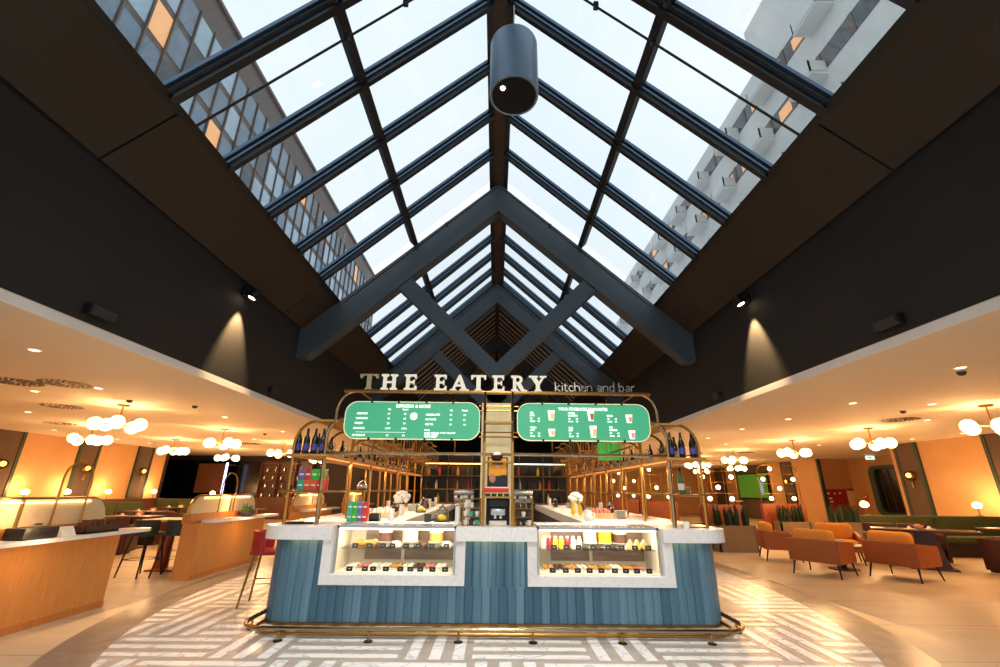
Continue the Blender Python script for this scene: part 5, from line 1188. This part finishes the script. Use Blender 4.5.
for x0, x1, y, lb in ((5.72, 6.86, 13.2, 'brass globe screen on a red-brown panel behind the nearest planter'), (8.45, 9.80, 15.0, 'brass globe screen on a red-brown panel behind the middle planter'), (5.0, 6.3, 16.4, 'brass globe screen on a red-brown panel seen through the right rack'), (4.8, 6.0, 19.6, 'farthest brass globe screen seen through the right rack')): screen(x0, x1, y, lb, 'globe screens of the right lounge')
# television with a football match
t_ = thing('television', 'wall television showing a green football pitch and a player in pale blue', 'television', (15.36, 27.9, 1.82), PI / 2)
# local x runs along the wall (+x = deeper), local -y faces the room
m_ = MB(); m_.box(-1.75, 1.45, -.04, .06, -.72, .72, .01); m_.build('bezel', 'screen_black', t_)
m_ = MB(); m_.box(-1.69, 1.39, .061, .064, -.66, .66); m_.build('screen', 'tv_green', t_)
m_ = MB(); m_.prism([(p[0], p[1]) for p in arc(-1.1, -.18, .16, 0, 345, 12, .34)], .064, .066, 'y'); m_.prism([(p[0], p[1]) for p in arc(-1.05, .2, .09, 0, 345, 12, .1)], .064, .066, 'y'); m_.build('player', 'tv_blue', t_)
t_ = thing('wall_mount', 'grey mount holding the television to the wall', 'bracket', (15.47, 27.8, 1.82)); m_ = MB(); m_.box(-.055, .02, -.3, .3, -.2, .2); m_.build('plate', 'black_metal', t_)
# posters on the far wall, emergency panel
t_ = thing('wall_poster', 'dark red poster on the tan wall behind the right planter', 'poster', (15.98, 21.99, 1.14)); m_ = MB(); m_.box(-.52, .52, -.03, .0, -.5, .5, .004); m_.build('sheet', 'poster_red', t_); m_ = MB()
for x, z, a in ((-.36, .3, .14), (-.05, .3, .08), (.2, .32, .1), (-.3, .08, .16), (-.28, -.06, .16)): m_.box(x - a / 2, x + a / 2, -.032, -.03, z - .03, z + .03)
m_.build('lettering', 'paper_white', t_)
t_ = thing('wall_poster', 'pale framed notice beside the dark red poster', 'poster', (16.88, 21.99, 1.30), 0); t_.location.x = 16.62 + .0; m_ = MB(); m_.box(-.10, .25, -.03, 0, -.4, .36, .004); m_.build('sheet', 'poster_cream', t_); m_ = MB(); m_.box(-.10, .25, -.034, -.03, .28, .36); m_.build('header', 'dark_grey', t_)
t_ = thing('fire_alarm', 'small red alarm box on the wall left of the dark window', 'alarm', (16.89, 21.3, 1.3)); m_ = MB(); m_.box(-.05, 0, -.09, .09, -.12, .12, .01); m_.build('housing', 'box_red', t_); MB().lathe([(.035, 0), (.035, .012)], (-.06, 0, .02), 14, Matrix.Rotation(PI / 2, 3, 'Y')).build('button', 'paper_white', t_)
# green bench, tables and red chairs on the right
bench((11.4, 11.95, 0), 0, 3.7, 'olive green bench on the right with table lamps on its back', 'green_velvet', 'green_velvet', 'green benches', .92, 2)
dining_table((9.05, 10.15, 0), -.62, 'dark dining table with napkins behind the right armchair', 'dark dining tables on the right', 1.7, .75); setting(9.0, 10.15, .7505, 2, 'the dark table on the right'); 
dining_table((11.6, 10.6, 0), 0, 'dark dining table before the olive green bench', 'dark dining tables on the right', 1.2, .7); setting(11.6, 10.6, .7505, 2, 'the table before the olive bench')
rc = red_chair((8.95, 11.1, 0), PI - .5, 'wine red tub chair behind the dark table on the right', 'wine red tub chairs on the right')
for x, y, rz, lb in ((9.72, 10.95, PI - .3, 'second wine red tub chair behind the dark table, nearer the olive bench'), (10.2, 9.7, .4, 'wine red tub chair cut by the right edge of the photo'), (10.9, 10.0, -.2, 'wine red tub chair before the olive green bench')): dup(rc, (x, y, 0), rz, lb)
stool((12.4, 24.5, 0), .4, 'small red bar stool far back below the television', 'red_leather', 'black_metal', None, .7)
t_ = thing('high_table', 'small white topped high table behind the far red stool', 'table', (12.8, 25.1, 0)); MB().lathe([(.35, 1.0), (.36, 1.03)], n=24).build('tabletop', 'white_ceramic', t_); MB().lathe([(.22, 0), (.22, .02), (.03, .04), (.03, 1.0)], n=16).build('pedestal', 'black_metal', t_)
bench((6.6, 21.6, 0), 0, 2.6, 'long red-brown bench far back in the right lounge', 'orange_velvet', 'orange_velvet', 'benches', .9, 2)
# the pendant's own light, then added unseen lamps filling counter front and floor
light('SPOT', 'pendant_and_fill_light', (.2, 4.8, 6.66), 420, NEUT, .25, 85, .8, (.2, 4.6, 0))
for y in (-.9, -6.6):
    pl = dup(bpy.data.objects['pendant_lamp'], (.2, y, 6.69), 0, 'added out-of-view fill lamp, slate blue cylinder %s under the roof ridge' % ('one bay nearer than the visible one' if y > -5 else 'two bays nearer than the visible one'))
    light('SPOT', 'pendant_and_fill_light', (.2, y, 6.66), 820, NEUT, .25, 84, .8, (.1, min(y + 5.2, 3.2), 0))
